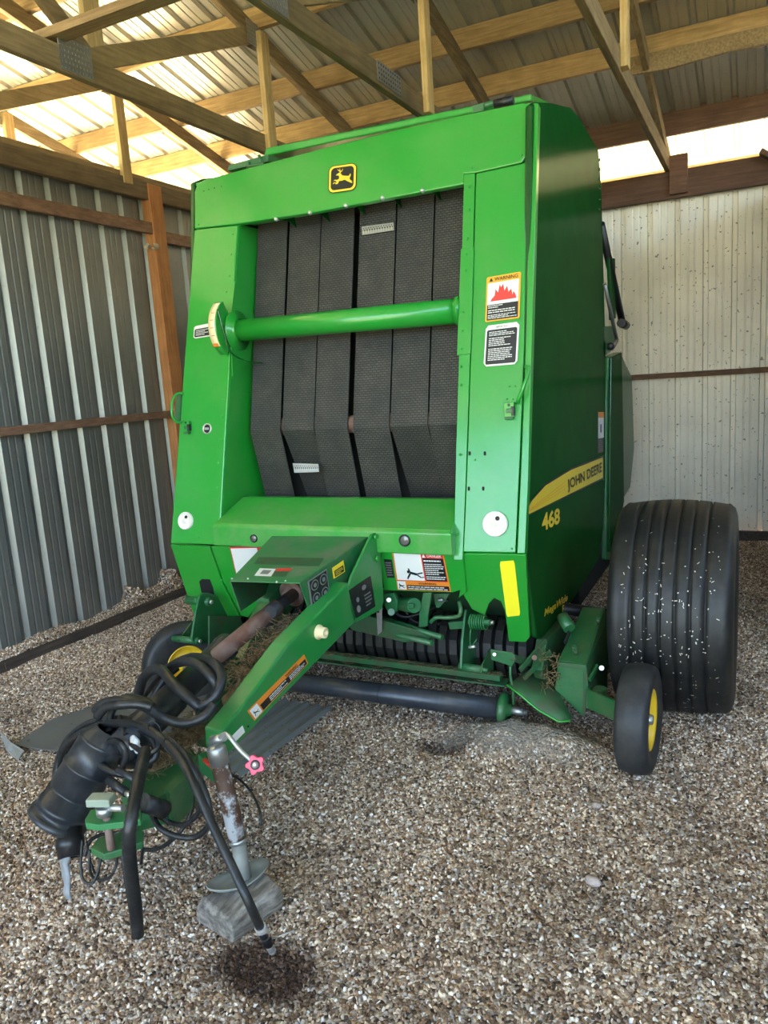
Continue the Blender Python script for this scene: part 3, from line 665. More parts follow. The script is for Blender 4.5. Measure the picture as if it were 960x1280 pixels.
# --- lower front
lfp = lambda name, px, m='green', th=.02, off=0., bevel=.004: facepanel(name, px, m, th, off, bevel, fn=LF, nrm=LFN)
lfp('lower_panel', [(213, 681), (262, 684), (278, 729), (300, 772), (292, 800), (246, 778), (238, 757)])
lfp('lower_panel', [(263.5, 683), (345, 684), (345, 730), (310, 772), (301, 770), (279, 727)], off=.004)
lfp('lower_panel', [(580, 692), (645, 693), (657, 694), (662, 797), (657, 803), (636, 802), (631, 765), (626, 752), (618, 748), (611, 755), (606, 770), (590, 762), (579, 744)])
sg = lfp('sign_panel', [(462, 682), (566, 690), (579, 697), (583, 741), (573, 748), (575, 738), (566, 741), (476, 738)], off=-.015)
lfp('shadow_recess', [(249, 727), (252, 724), (262, 724.5), (266, 735), (268, 745), (252, 742)], 'black', .002, -.003, 0)
lfp('twine_box', [(470, 700), (476, 700), (480, 735), (470, 735)], 'charcoal', .002, -.016, 0)
# --- top cover behind the arch
mb = MB(); mb.hexa([PY(329, 196, 3.56), PY(664, 126, 3.56), PY(664, 126, 3.56)+V((0, .35, .06)), PY(329, 196, 3.56)+V((0, .35, .06)), PY(332, 185, 3.56), PY(664, 117, 3.56), PY(664, 117, 3.56)+V((0, .35, .06)), PY(332, 185, 3.56)+V((0, .35, .06))], 'green'); part(mb, 'top_cover', bevel=.008)
mb = MB(); mb.hexa([PY(284, 214, 3.5), PY(335, 202, 3.5), PY(335, 202, 3.5)+V((0, .25, .02)), PY(284, 214, 3.5)+V((0, .25, .02)), PY(286, 206, 3.5), PY(335, 193, 3.5), PY(335, 193, 3.5)+V((0, .25, .02)), PY(286, 206, 3.5)+V((0, .25, .02))], 'green_frame'); part(mb, 'top_bracket', bevel=.004)
mb = MB(); mb.cyl(PY(311, 203, 3.48), PY(314, 212, 3.48), .008, 'green_frame', 8); mb.cyl(PY(324, 194, 3.48), PY(326, 206, 3.48), .008, 'green_frame', 8); mb.cyl(PY(308, 209, 3.47), PY(330, 204, 3.47), .008, 'green_frame', 8); part(mb, 'top_hinge')
mb = MB(); mb.cyl(PY(595, 135, 3.46), PY(618, 129, 3.46), .014, 'green_frame', 10); mb.cyl(PY(618, 130, 3.46), PY(642, 125, 3.46), .018, 'charcoal', 10); mb.box(PY(600, 137, 3.46), (.05, .05, .03), 'green_frame'); part(mb, 'top_hinge')
mb = MB(); mb.hexa([V((-2.70, 3.42, 2.66)), V((-.89, 3.42, 2.68)), V((-.89, 4.95, 2.60)), V((-2.70, 4.95, 2.60)), V((-2.70, 3.42, 2.675)), V((-.89, 3.42, 2.70)), V((-.89, 4.95, 2.80)), V((-2.70, 4.95, 2.80))], 'green'); part(mb, 'top_deck')
# --- side panels
sp = [(665, 131), (671, 127), (692, 128.5), (714, 134), (725, 147), (748, 187), (752, 235), (757, 430), (757, 600), (754, 660), (748, 700), (720, 746), (690, 785), (677, 799), (671, 797), (664, 745), (659, 692)]
SX = -.87
side = [PX(x, y, SX) for x, y in sp]
mb = MB(); mb.prism(side, (-.03, 0, 0), 'green_shaded'); rs = part(mb, 'side_panel', bevel=.010)
lab(rs, 'glossy green right side panel, darkened as if in shade, with yellow stripe')
mb = MB(); mb.prism([V((-2.715, p.y+.035, p.z)) for p in side], (.03, 0, 0), 'green_shaded'); part(mb, 'side_panel', bevel=.008)
def sdec(q, base, **k): return Decal(*[PX(x, y, SX) for x, y in q], base, **k)
d = Decal(PX(658, 571, SX), PX(753, 571, SX), PX(753, 644, SX), PX(658, 644, SX), None)
def inv(dc, p):   # surface point -> (u, v) on the decal's quad (planar, parallel sides approximated)
    tl, tr, br, bl = dc.c
    import itertools
    u = v = .5
    for _ in range(12):
        q = dc.at(u, v); e = p-q
        du = (dc.at(u+1e-3, v)-q)*1e3; dv = (dc.at(u, v+1e-3)-q)*1e3
        a, b_, c_ = du.dot(du), du.dot(dv), dv.dot(dv); f, g = e.dot(du), e.dot(dv); D = a*c_-b_*b_
        u += (f*c_-g*b_)/D; v += (g*a-f*b_)/D
    return u, v
def pxpoly(dc, px, m, lvl, fn): return dc.poly([inv(dc, fn(x, y)) for x, y in px], m, lvl)
sfn = lambda x, y: PX(x, y, SX)
pxpoly(d, [(657, 637), (659, 645), (754, 599), (754, 569), (713, 585), (680, 605), (662, 626)], 'charcoal', 1, sfn)
pxpoly(d, [(658.5, 636), (660.5, 642.5), (753, 597), (753, 571.5), (713, 587.5), (681, 607), (664, 626)], 'stripe', 2, sfn)
for k in range(3):
    t = .25+.25*k
    pxpoly(d, [(660, 636+4*t), (706, 594+18*t+3), (706, 594.7+18*t+3), (660.5, 637+4*t)], 'amber', 3, sfn)
d.build('side_stripe', rs)
d = sdec([(707, 597), (752, 574), (752, 594), (709, 617)], None); d.text('JOHN DEERE', 0, .05, .98, .85, 'charcoal', 4, bold=.028)
d.build('maker_lettering', rs)
d = sdec([(676, 642), (699, 634), (699, 654), (677, 665)], None); d.text('468', 0, .0, 1, 1, 'stripe', 2, bold=.035)
d.build('model_number', rs)
d = sdec([(679, 762), (708, 742), (708, 754), (679, 774)], None)
d.text('MegaWide', 0, 0, 1, 1, 'stripe', 2, .05, bold=.03)
d.build('lettering', rs)
d = sdec([(702, 757), (712, 750), (712, 759), (702, 767)], None)
d.text('Plus', 0, 0, 1, 1, 'stripe', 2, bold=.03)
d.build('lettering', rs)
d = sdec([(747, 515), (754, 515), (754, 565), (747, 567)], 'charcoal'); d.rect(0, .36, 1, 1, 'white', 2); d.rect(0, .86, 1, 1, 'orange', 3); d.rect(.35, .5, .6, .7, 'charcoal', 3); d.lines(.1, .02, .9, .33, 6, 'grey'); d.build('side_warning_label', rs)
# rivets up the rear edge of the side panel
for y in (200, 212, 224, 236, 250, 262, 600, 612): mb = MB(); c = PX(749 if y < 300 else 754, y, SX); mb.lathe(c, (1, 0, 0), [(0, .01), (.006, .009), (.007, .0001)], 'green_shaded', 8); part(mb, 'rivet')
# --- rear gate, gate cylinder and rear shield
mb = MB(); mb.prism([V((-1.0, y, z)) for y, z in ((4.9, .55), (4.9, 2.58), (5.15, 2.50), (5.45, 2.25), (5.7, 1.85), (5.75, 1.3), (5.5, .8), (5.2, .55))], (-1.58, 0, 0), 'green_shaded'); part(mb, 'rear_gate', bevel=.02)
rsx = -.86
mb = MB(); mb.prism([PX(x, y, rsx) for x, y in ((762, 446), (776, 440), (790, 470), (793, 560), (788, 610), (777, 628), (764, 700), (758, 700), (759, 500))], (-.06, 0, 0), 'green_frame'); part(mb, 'rear_shield', bevel=.012)
mb = MB(); mb.prism([PX(x, y, rsx+.002) for x, y in ((762, 447), (775, 441), (777, 540), (778, 627), (765, 690), (760, 690), (761, 520))], (.012, 0, 0), 'green_shaded'); part(mb, 'rear_shield_rib', bevel=.004)
mb = MB(); mb.cyl(PX(751, 280, -.88), PX(778, 404, -.86), .024, 'charcoal', 14); cyl_ = part(mb, 'gate_cylinder')
mb = MB(); mb.cyl(PX(778, 404, -.84)+V((0, -.05, 0)), PX(779, 406, -.84)+V((0, .12, 0)), .03, 'charcoal', 10); mb.build('cylinder_pin', cyl_)
mb = MB(); mb.cyl(PX(756, 355, -.85), PX(771, 425, -.85), .012, 'steel', 8); mb.cyl(PX(771, 425, -.85), PX(765, 436, -.85), .014, 'steel', 8); part(mb, 'gate_latch_rod')
mb = MB(); mb.prism([PX(x, y, -.86) for x, y in ((762, 322), (769, 323), (770, 398), (765, 400), (763, 350))], (-.02, 0, 0), 'green_shaded'); part(mb, 'gate_bracket', bevel=.004)
mb = MB(); mb.prism([PX(x, y, -.87) for x, y in ((755, 408), (769, 407), (770, 425), (763, 440), (755, 446))], (-.03, 0, 0), 'green_frame'); mb.sphere(PX(763, 433, -.85), .025, 'charcoal', 8); part(mb, 'gate_hinge', bevel=.004)

# --- signs on the arch
cq = [(411, 208), (447, 203), (446, 238), (410, 243)]
d = fdecal(cq, None, off=-.001)
def rr(u0, v0, u1, v1, r, n=5):
    pts = []
    for cx_, cy_, a in ((u1-r, v1-r, 0), (u0+r, v1-r, 90), (u0+r, v0+r, 180), (u1-r, v0+r, 270)):
        for k in range(n+1): t = math.radians(a+90*k/n); pts.append((cx_+r*math.cos(t), cy_+r*math.sin(t)))
    return pts
def bulge(pts, k=.045): return [(u+(u-.5)*k*(1-abs(2*v-1))*2, v+(v-.5)*k*(1-abs(2*u-1))*2) for u, v in pts]
d.poly(bulge(rr(.02, .02, .98, .98, .17)), 'charcoal', 1); d.poly(bulge(rr(.05, .05, .95, .95, .15)), 'stripe', 2); d.poly(bulge(rr(.12, .12, .88, .88, .12)), 'charcoal', 3)
deer = [[(.28, .30), (.36, .31), (.40, .40), (.50, .40), (.60, .42), (.68, .36), (.78, .30), (.86, .26), (.84, .31), (.78, .38), (.76, .46), (.79, .52), (.80, .60), (.77, .61), (.74, .54), (.66, .55), (.56, .57), (.49, .60), (.46, .66), (.40, .70), (.34, .67), (.29, .63), (.30, .61), (.37, .61), (.40, .55), (.39, .47), (.33, .42), (.30, .36), (.22, .38), (.18, .33), (.20, .32), (.24, .35), (.28, .33)],
        [(.42, .68), (.40, .75), (.34, .79), (.33, .85), (.36, .80), (.41, .79), (.41, .87), (.43, .80), (.44, .74), (.49, .78), (.53, .84), (.51, .76), (.45, .70)],
        [(.40, .42), (.33, .38), (.24, .44), (.20, .42), (.24, .47), (.33, .45), (.38, .48)], [(.66, .44), (.74, .36), (.80, .35), (.88, .30), (.80, .38), (.74, .44)]]
for p in deer:
    # fan-triangulated outline stays flat
    d.mb.add([d.at(u, v, d.h*4) for u, v in p], [tuple(range(len(p)))], 'stripe')
d.build('emblem', tp)
d = fdecal([(608.5, 347), (651.5, 339.5), (649.5, 397.5), (606.5, 403)], 'amber', r=.03)
d.rect(.05, .37, .95, .85, 'white', 2); d.rect(.05, .03, .95, .37, 'charcoal', 2)
d.text('WARNING', .24, .885, .92, .965, 'charcoal'); d.poly([(.08, .885), (.20, .885), (.14, .97)], 'charcoal', 3)
d.poly([(.14, .44), (.9, .44), (.86, .54), (.80, .60), (.78, .52), (.74, .66), (.66, .60), (.62, .74), (.54, .64), (.50, .80), (.44, .72), (.40, .80), (.36, .62), (.28, .70), (.26, .56), (.18, .50)], 'red', 3)
d.lines(.08, .28, .5, .36, 2, 'white', 3); d.lines(.08, .17, .92, .26, 2, 'white', 3); d.lines(.08, .05, .92, .15, 3, 'white', 3); d.build('fire_warning_sign', rp)
d = fdecal([(607.5, 407.5), (649.5, 402), (646.5, 455), (604.5, 458.5)], 'white', r=.08)
d.poly(rr(.05, .04, .95, .88, .05), 'charcoal', 2); d.text('IMPORTANT', .32, .91, .68, .96, 'grey')
d.lines(.12, .72, .88, .84, 3, 'white', 3); d.lines(.12, .47, .8, .69, 5, 'white', 3); d.lines(.12, .12, .84, .43, 7, 'white', 3); d.build('instruction_label', rp)
d = fdecal([(243, 408), (265, 403.5), (264.5, 420), (242, 423.5)], 'white', r=.1); d.poly(rr(.06, .08, .94, .72, .08), 'charcoal', 2); d.lines(.14, .16, .86, .64, 4, 'white', 3); d.build('small_instruction_label', lp)
# danger signs
def ldec(q, base, off=-.017, **k): return Decal(*[LF(x, y, off) for x, y in q], base, **k)
def man(d, u0, v0, su, sv, m='charcoal'):
    L = lambda a, b, w: d.poly([(u0+su*(a[0]-(b[1]-a[1])*w), v0+sv*(a[1]+(b[0]-a[0])*w)), (u0+su*(a[0]+(b[1]-a[1])*w), v0+sv*(a[1]-(b[0]-a[0])*w)), (u0+su*(b[0]+(b[1]-a[1])*w), v0+sv*(b[1]-(b[0]-a[0])*w)), (u0+su*(b[0]-(b[1]-a[1])*w), v0+sv*(b[1]+(b[0]-a[0])*w))], m, 4)
    L((.2, .6), (.6, .45), .22); L((.2, .6), (.12, .95), .13); L((.2, .55), (.05, .2), .15); L((.05, .2), (.0, .05), .3); L((.6, .5), (.95, .62), .14); L((.6, .42), (.82, .2), .16); L((.82, .2), (1, .25), .2)
    d.disc(u0+su*.08, v0+sv*.66, su*.07, sv*.13, m, 4)
d = ldec([(490, 688), (554, 690), (564, 739.5), (497, 737)], 'orange')
d.rect(.02, .25, .98, .985, 'red', 2); d.rect(.03, .27, .56, .96, 'white', 3); man(d, .24, .29, .32, .30)
d.text('DANGER', .68, .865, .95, .945, 'white'); d.poly([(.58, .86), (.65, .86), (.615, .95)], 'white', 4); d.rect(.585, .27, .975, .84, 'charcoal', 3); d.lines(.60, .74, .96, .82, 1, 'white', 4); d.lines(.60, .42, .96, .72, 6, 'white', 4)
d.lines(.60, .30, .96, .40, 2, 'white', 4)
d.rect(.02, .02, .18, .235, 'white', 2); d.rect(.20, .02, .98, .14, 'charcoal', 2); d.text('WARNING', .42, .165, .76, .22, 'charcoal', 3); d.lines(.22, .03, .95, .13, 2, 'white', 4); man(d, .05, .04, .11, .16)
d.build('danger_sign', sg)
d = ldec([(287, 683.5), (350, 682), (362, 736), (300, 739)], 'red', off=-.003)
d.rect(.02, .02, .55, .97, 'white', 2); d.text('DANGER', .68, .84, .95, .95, 'white'); d.poly([(.57, .80), (.66, .80), (.615, .94)], 'white', 3); d.rect(.56, .1, .98, .76, 'charcoal', 2); d.lines(.58, .15, .94, .7, 6, 'white', 3); man(d, .40, .15, .16, .3)
d.build('danger_sign', B)
d = ldec([(480, 699), (489.5, 699.5), (493, 722), (484, 722)], 'charcoal'); d.lines(.1, .1, .9, .9, 6, 'grey'); d.build('small_black_label', sg)
d = ldec([(624.5, 702), (643, 700.5), (650.5, 769), (633.5, 771)], 'reflector', off=-.002, r=.06); d.build('reflector', B)
# knobs, locks, latches
def knob(x, y, r, nm='round_cap'):
    c = F(x, y, -.001); mb = MB(); mb.lathe(c, -BKN, [(0, r), (.012, r), (.016, r*.92), (.012, r*.86), (.010, r*.2), (.016, r*.18), (.016, .0001)], 'whitecap', 28); o = part(mb, nm)
    mb = MB(); mb.lathe(c+V((.012, -.0, .022))*r/.05, -BKN, [(.012, r*.17), (.0145, r*.17), (.0145, .0001)], 'charcoal', 12); mb.build('cap_hole', o); lab(o, 'white round plastic cap')
knob(233, 651, .046); knob(619.5, 655, .054)
c = F(259, 536, -.001); mb = MB(); mb.lathe(c, -BKN, [(0, .028), (.004, .028), (.004, .022), (.001, .021)], 'zinc', 20); mb.lathe(c, -BKN, [(.0012, .021), (.0012, .0001)], 'charcoal', 20); mb.box(c-BKN*.005, (.026, .004, .012), 'zinc'); part(mb, 'door_lock')
for (x, y, w) in ((637, 512, .036), (234, 533, .032)):
    c = F(x, y, -.012); mb = MB(); mb.box(c, (w*1.2, .02, w*1.7), 'green'); mb.box(c+V((.002, -.012, -.004)), (w*.7, .01, w*.5), 'green_frame'); mb.box(c+V((w*.45, -.003, -.006)), (w*.35, .024, w*1.1), 'charcoal'); mb.cyl(c+V((0, -.012, .02)), c+V((0, .012, .02)), .006, 'charcoal', 8); mb.box(c+V((.0, -.006, -.034)), (w*1.0, .022, .01), 'green_frame'); part(mb, 'latch', bevel=.002)
mb = MB(); path = [F(229, 492, -.005), F(222, 492, -.03), F(216, 499, -.06), F(214.5, 511, -.07), F(216, 522, -.06), F(222, 528, -.03), F(229, 527, -.005)]
mb.tube(smooth_path(path, 5), .007, 'green', 8); mb.prism([F(x, y, .002) for x, y in ((222, 494), (228, 493), (226, 527), (219, 527))], -BKN*.008, 'green_frame'); part(mb, 'grab_handle')
mb = MB(); path = [V((SX-.0, p.y, p.z)) for p in [PX(660, 460, SX), PX(664, 470, SX), PX(665, 485, SX), PX(661, 500, SX)]]
mb.tube(smooth_path([F(657, 458, -.004), F(661, 462, -.03), F(655, 482, -.045), F(648, 500, -.03), F(647, 503, -.004)], 5), .008, 'green', 8); part(mb, 'grab_handle')

# --- wheels
def tyre_prof(R, W, crown=.02, grooves=0, gw=.010, gd=.012, r_in=None):
    prof = []; hw = W/2; ri = r_in or R*.45; sh = min(.06, W*.22)
    prof.append((-hw*.72, ri)); prof.append((-hw*.97, ri+(R-ri)*.35)); prof.append((-hw, ri+(R-ri)*.62)); prof.append((-hw*.99, R-sh*1.15))
    prof.append((-hw+sh*.18, R-sh*.62)); prof.append((-hw+sh*.55, R-sh*.28))
    n = 24; x0 = hw-sh*.8
    xs_ = [-x0+2*x0*i/n for i in range(n+1)]; gr = [-x0+2*x0*(k+1)/(grooves+1) for k in range(grooves)]
    pts = [(x, 0) for x in xs_ if all(abs(x-g) > gw for g in gr)]
    for g in gr: pts += [(g-gw*.55, 0), (g-gw*.3, gd), (g+gw*.3, gd), (g+gw*.55, 0)]
    for x, dd in sorted(pts): prof.append((x, R-crown*(x/hw)**2*1-dd))
    prof += [(-a, r) for a, r in reversed(prof[:6])]
    return prof
def wheel(name, c, R, W, rim_r, grooves, rub, yaw=0, out=1, lab_=None, parent=B, crown=.02, n=64, dish=.03):
    ax_ = V((math.cos(yaw), math.sin(yaw), 0))*out
    mb = MB(); mb.lathe(c, ax_, tyre_prof(R, W, crown, grooves, r_in=rim_r), rub, n); w_ = mb.build(name, parent)
    mb = MB(); hw = W/2
    mb.lathe(c, ax_, [(hw*.74, rim_r*1.03), (hw*.80, rim_r), (hw*.70, rim_r*.95), (hw*.35, rim_r*.86), (hw*.30-dish, rim_r*.6), (hw*.36, rim_r*.42), (hw*.36, rim_r*.22), (hw*.5, rim_r*.2), (hw*.52, .0001)], 'yellow', 40)
    mb.lathe(c, -ax_, [(hw*.74, rim_r*1.03), (hw*.80, rim_r), (hw*.70, rim_r*.95), (hw*.2, rim_r*.86), (hw*.1, .0001)], 'yellow', 40)
    rim = mb.build('rim', w_)
    mb = MB(); mb.lathe(V(c)+ax_*hw*.5, ax_, [(0, rim_r*.17), (.02, rim_r*.17), (.024, rim_r*.1), (.024, .0001)], 'steel', 14)
    for k in range(6): t = k*1.047; u, v = frame_of(ax_); q_ = V(c)+ax_*(hw*.36)+(u*math.cos(t)+v*math.sin(t))*rim_r*.32; mb.cyl(q_, q_+ax_*.012, .006+rim_r*.02, 'steel', 8)
    mb.build('hub', w_)
    if lab_: lab(w_, lab_)
    return w_
RT = wheel('tyre', V((-.325, 3.62, .475)), .487, .50, .215, 6, 'rubber', lab_='large ribbed black tyre on the right', crown=.028, n=96)
mb = MB(); rnd = random.Random(21)
for i in range(230):
    t = rnd.gauss(-.1, .55); x = -.325+rnd.uniform(-.19, .2); R_ = .487-.028*((x+.325)/.25)**2+.0015
    if abs(t) > 1.3: continue
    c = V((x, 3.62-R_*math.cos(t), .475+R_*math.sin(t))); tn = V((0, math.sin(t), math.cos(t))); a_ = rnd.uniform(0, 3.14); e = (V((1, 0, 0))*math.cos(a_)+tn*math.sin(a_)); f_ = (V((1, 0, 0))*-math.sin(a_)+tn*math.cos(a_))
    l = rnd.choice((.0015, .002, .003, .006)); w__ = .0014 if l > .004 else l*.7
    mb.add([c-e*l-f_*w__, c+e*l-f_*w__, c+e*l+f_*w__, c-e*l+f_*w__], [(0, 1, 2, 3)], 'chaff')
M['chaff'] = mat('chaff', (.62, .56, .46), .9); o = mb.build('chaff_specks', RT, weld=False); o['kind'] = 'stuff'
wheel('tyre', V((-3.10, 4.1, .48)), .487, .42, .215, 6, 'rubber', out=-1, crown=.028, n=64)
wheel('gauge_wheel', V((-.405, 2.93, .212)), .216, .125, .118, 0, 'rubber2', yaw=-.04, lab_='small black gauge wheel with yellow rim on the right', crown=.014, n=56)
wheel('gauge_wheel', V((-2.69, 2.92, .20)), .218, .125, .098, 0, 'rubber2', out=1, crown=.014, n=56, lab_='small black gauge wheel with yellow rim on the left', yaw=-.62)
mb = MB(); mb.cyl((-3.0, 4.1, .42), (-.5, 3.64, .38), .03, 'charcoal', 16); part(mb, 'axle')
mb = MB(); mb.box((-1.76, 4.7, .45), (1.74, 1.1, .4), 'black'); part(mb, 'chassis_frame', bevel=.01)

# --- pick-up
mb = MB(); a = V((-2.58, 3.06, .10)); b_ = V((-1.0, 3.06, .108)); mb.cyl(a, b_, .048, 'roller', 28); ro = part(mb, 'windguard_roller')
mb = MB(); mb.cyl(V((-1.61, 3.06, .104)), V((-1.606, 3.06, .104)), .0495, 'charcoal', 28); mb.build('roller_seam', ro)
mb = MB(); mb.lathe((-1.012, 3.06, .108), (1, 0, 0), [(0, .05), (0, .074), (.012, .076), (.03, .07), (.03, .03), (.05, .026), (.05, .0001)], 'green_frame', 28); mb.build('roller_end_cap', ro)
mb = MB(); mb.cyl((-.97, 3.06, .108), (-.91, 3.06, .108), .018, 'steel', 12); mb.cyl((-.91, 3.06, .108), (-.895, 3.06, .108), .011, 'steel', 8); mb.build('roller_pin', ro)
mb = MB(); mb.cyl((-2.62, 3.38, .275), (-.92, 3.38, .275), .115, 'black', 24); dm = part(mb, 'pickup_drum')
k = 30
for i in range(k):
    x = -2.6+1.64*i/(k-1); mb = MB(); vs = []
    for j in range(9):
        t = math.radians(-75+j*25); r = .165-.01*(j/8); sh_ = -.035*(j/8)
        for dx, dr_ in ((0, 0), (.038, 0), (.038, -.012), (0, -.012)): vs.append(V((x+dx+sh_, 3.38-(r+dr_)*math.cos(t), .275+(r+dr_)*math.sin(t))))
    mb.add(vs, [(4*i_+j_, 4*i_+(j_+1) % 4, 4*i_+4+(j_+1) % 4, 4*i_+4+j_) for i_ in range(8) for j_ in range(4)]+[(0, 1, 2, 3), (32, 33, 34, 35)], 'tine'); mb.build('pickup_band', dm)
q0 = PY(397, 817, 3.14); q1 = PY(627, 846, 3.14); dl = (q1-q0).normalized()
mb = MB(); mb.bar(q0-dl*.75, q1, .05, .028, 'green_grime'); mb.bar(q0-dl*.75+V((0, .02, -.035)), q1+V((0, .02, -.035))+dl*.02, .09, .008, 'green_grime'); cb = part(mb, 'cross_bar', bevel=.003)
mb = MB(); rnd = random.Random(5)
for i in range(260):
    t = rnd.random(); c = (q0-dl*.3).lerp(q1, t)+V((0, rnd.uniform(-.03, .01), .0)); c.z += rnd.uniform(-.022, -.012) if c.y < 3.115 else .016
    an = rnd.uniform(0, 3.14); l = rnd.uniform(.008, .03); mb.cyl(c-V((math.cos(an), math.sin(an), rnd.uniform(-.1, .1)))*l, c+V((math.cos(an), math.sin(an), rnd.uniform(-.1, .1)))*l, .0011, 'straw', 4)
o = part(mb, 'straw_litter'); o['kind'] = 'stuff'
# dim feed throat behind the drum
mb = MB(); mb.hexa([V((-2.6, 3.62, .25)), V((-.95, 3.62, .25)), V((-.95, 4.2, .25)), V((-2.6, 4.2, .25)), V((-2.6, 3.5, .84)), V((-.95, 3.5, .84)), V((-.95, 4.2, .84)), V((-2.6, 4.2, .84))], 'green_grime'); part(mb, 'feed_throat')
mb = MB(); mb.box((-1.78, 3.42, .79), (1.6, .5, .05), 'green_grime'); part(mb, 'feed_throat_beam', bevel=.005)
# spring bracket at the right
bx = PY(580, 800, 3.08).x
mb = MB(); mb.prism([PX(x, y, bx+.0) for x, y in ((583, 762), (590, 761), (606, 768), (610, 795), (604, 826), (598, 838), (577, 836), (579, 800))], (-.012, 0, 0), 'green_frame'); bp_ = part(mb, 'lift_bracket', bevel=.003)
mb = MB(); c0 = PY(588, 777, 3.04); c1 = PY(608, 778, 3.04); pts = []
for i in range(7*14+1): t = i/14*6.2832; p = c0.lerp(c1, i/98); pts.append(p+V((0, math.cos(t), math.sin(t)))*.030)
mb.tube(pts, .0042, 'green_frame', 6); mb.tube(smooth_path([pts[0], PY(588, 790, 3.02), PY(588, 806, 3.03), PY(590, 810, 3.03)], 4), .004, 'green_frame', 6); sprg = part(mb, 'torsion_spring')
mb = MB(); mb.cyl(PY(586, 777, 3.04), PY(613, 778, 3.04), .014, 'green_frame', 12); mb.cyl(PY(613, 778, 3.04), PY(617, 778, 3.04), .009, 'steel', 6); mb.build('spring_pin', sprg)
mb = MB(); mb.cyl(PY(586, 809, 3.02), PY(594, 808, 3.02), .007, 'zinc', 8); mb.cyl(PY(589, 809, 3.02), PY(596, 799, 3.02), .003, 'green_frame', 6); part(mb, 'spring_bolt')
mb = MB(); mb.cyl(PY(574, 833, 3.06), PY(602, 837, 3.06), .019, 'green_frame', 14); mb.cyl(PY(602, 837, 3.06), PY(610, 838, 3.06), .011, 'green_frame', 10); part(mb, 'pivot_tube')
mb = MB(); mb.prism([PX(x, y, PY(601, 838, 3.05).x) for x, y in ((600, 841), (602, 830), (611, 811), (615, 811), (616, 842))], (.006, 0, 0), 'green_frame'); mb.prism([PY(x, y, 3.03) for x, y in ((613, 812), (640, 816), (645, 824), (640, 833), (614, 825))], (0, .008, 0), 'green_frame')
mb.cyl(PY(618, 818, 3.02), PY(618, 818, 3.0), .009, 'zinc', 8); mb.bar(PY(641, 822, 3.03), PY(672, 832, 3.25), .02, .03, 'green_grime'); part(mb, 'lift_link', bevel=.002)
mb = MB(); mb.tube(smooth_path([PY(638, 832, 3.03), PY(638, 845, 3.02), PY(641, 862, 3.02), PY(642, 880, 3.03)], 4), .006, 'green_frame', 8); part(mb, 'tension_rod')
# dark body behind right leg panel
mb = MB(); mb.prism([V((-1.05, 3.4, .80)), V((-.9, 3.4, .80)), V((-.9, 3.45, .25)), V((-1.05, 3.45, .25))], (0, .15, 0), 'black'); part(mb, 'end_plate')
# hydraulic/lift linkage under the sign panel
def rod(a, b, r, m='green_frame', nm='lift_rod', n=12, Ya=3.1, Yb=3.1): mb = MB(); mb.cyl(PY(*a, Ya), PY(*b, Yb), r, m, n); return part(mb, nm)
rod((462, 768), (553, 797), .013, Ya=3.18, Yb=3.06); rod((425, 776), (540, 804), .013, Ya=3.22, Yb=3.02)
mb = MB(); mb.prism([PY(x, y, 3.08) for x, y in ((425, 770), (445, 766), (540, 793), (536, 801), (505, 803), (440, 788))], (0, .02, 0), 'green_grime'); part(mb, 'link_channel', bevel=.003)
mb = MB(); mb.prism([PY(x, y, 3.05) for x, y in ((529, 741), (539.5, 741), (535, 770), (534, 783), (523.5, 784), (524, 765))], (0, .012, 0), 'green_frame'); part(mb, 'hanger_strap', bevel=.002)
mb = MB(); mb.prism([PY(x, y, 3.02) for x, y in ((463, 704), (474, 699), (477.5, 740), (477, 790), (472, 794), (470, 760))], (0, .006, 0), 'steel'); o = part(mb, 'slotted_strap', bevel=.001); lab(o, 'zinc slotted strap beside the drawbar')
for y0_, y1_ in ((715, 728), (738, 748), (756, 766)):
    mb = MB(); mb.prism([PY(x, y, 3.018) for x, y in ((469.6, y0_), (472.4, y0_), (474, y1_), (471.2, y1_))], (0, .002, 0), 'black'); mb.build('slot', o)
mb = MB()
for x, y in ((470, 706), (474, 730)): mb.cyl(PY(x, y, 3.02), PY(x, y, 3.0), .009, 'zinc', 6)
mb.build('bolt', o)
mb = MB(); mb.cyl(PY(504, 755, 3.12), PY(518, 757, 3.02), .035, 'green_frame', 16); mb.box(PY(514, 757, 3.0), (.03, .02, .02), 'green_frame'); part(mb, 'gear_housing', bevel=.003)
mb = MB(); mb.prism([PY(x, y, 3.08) for x, y in ((480, 742), (492, 741), (497, 752), (496, 765), (486, 768), (481, 758))], (0, .02, 0), 'green_frame'); mb.cyl(PY(486, 750, 3.08), PY(486, 750, 3.05), .012, 'zinc', 8); mb.cyl(PY(489, 765, 3.08), PY(489, 765, 3.05), .018, 'green_frame', 10); part(mb, 'link_clevis', bevel=.002)
mb = MB(); mb.tube(smooth_path([PY(538, 778, 3.08), PY(545, 772, 3.08), PY(560, 772, 3.1), PY(573, 770, 3.1), PY(576, 763, 3.1), PY(574, 752, 3.12)], 4), .010, 'green_frame', 8); part(mb, 'lever')
mb = MB(); mb.prism([PY(x, y, 3.15) for x, y in ((560, 778), (584, 776), (582, 786), (562, 787))], (0, .03, 0), 'green_frame'); mb.prism([PY(x, y, 3.12) for x, y in ((541, 742), (562, 742), (556, 752), (549, 760), (545, 760))], (0, .02, 0), 'green_grime'); mb.cyl(PY(548, 750, 3.1), PY(554, 750, 3.1), .008, 'steel', 6); part(mb, 'throat_bracket', bevel=.002)
# hydraulic lines in the throat
for k_, pts in enumerate(([(482, 745, 3.3), (500, 770, 3.25), (530, 765, 3.3), (560, 750, 3.3)], [(500, 744, 3.3), (515, 775, 3.28), (548, 780, 3.3), (590, 770, 3.3)])):
    mb = MB(); mb.tube(smooth_path([PY(*p) for p in pts], 5), .008, 'hose', 8); part(mb, 'throat_hose')
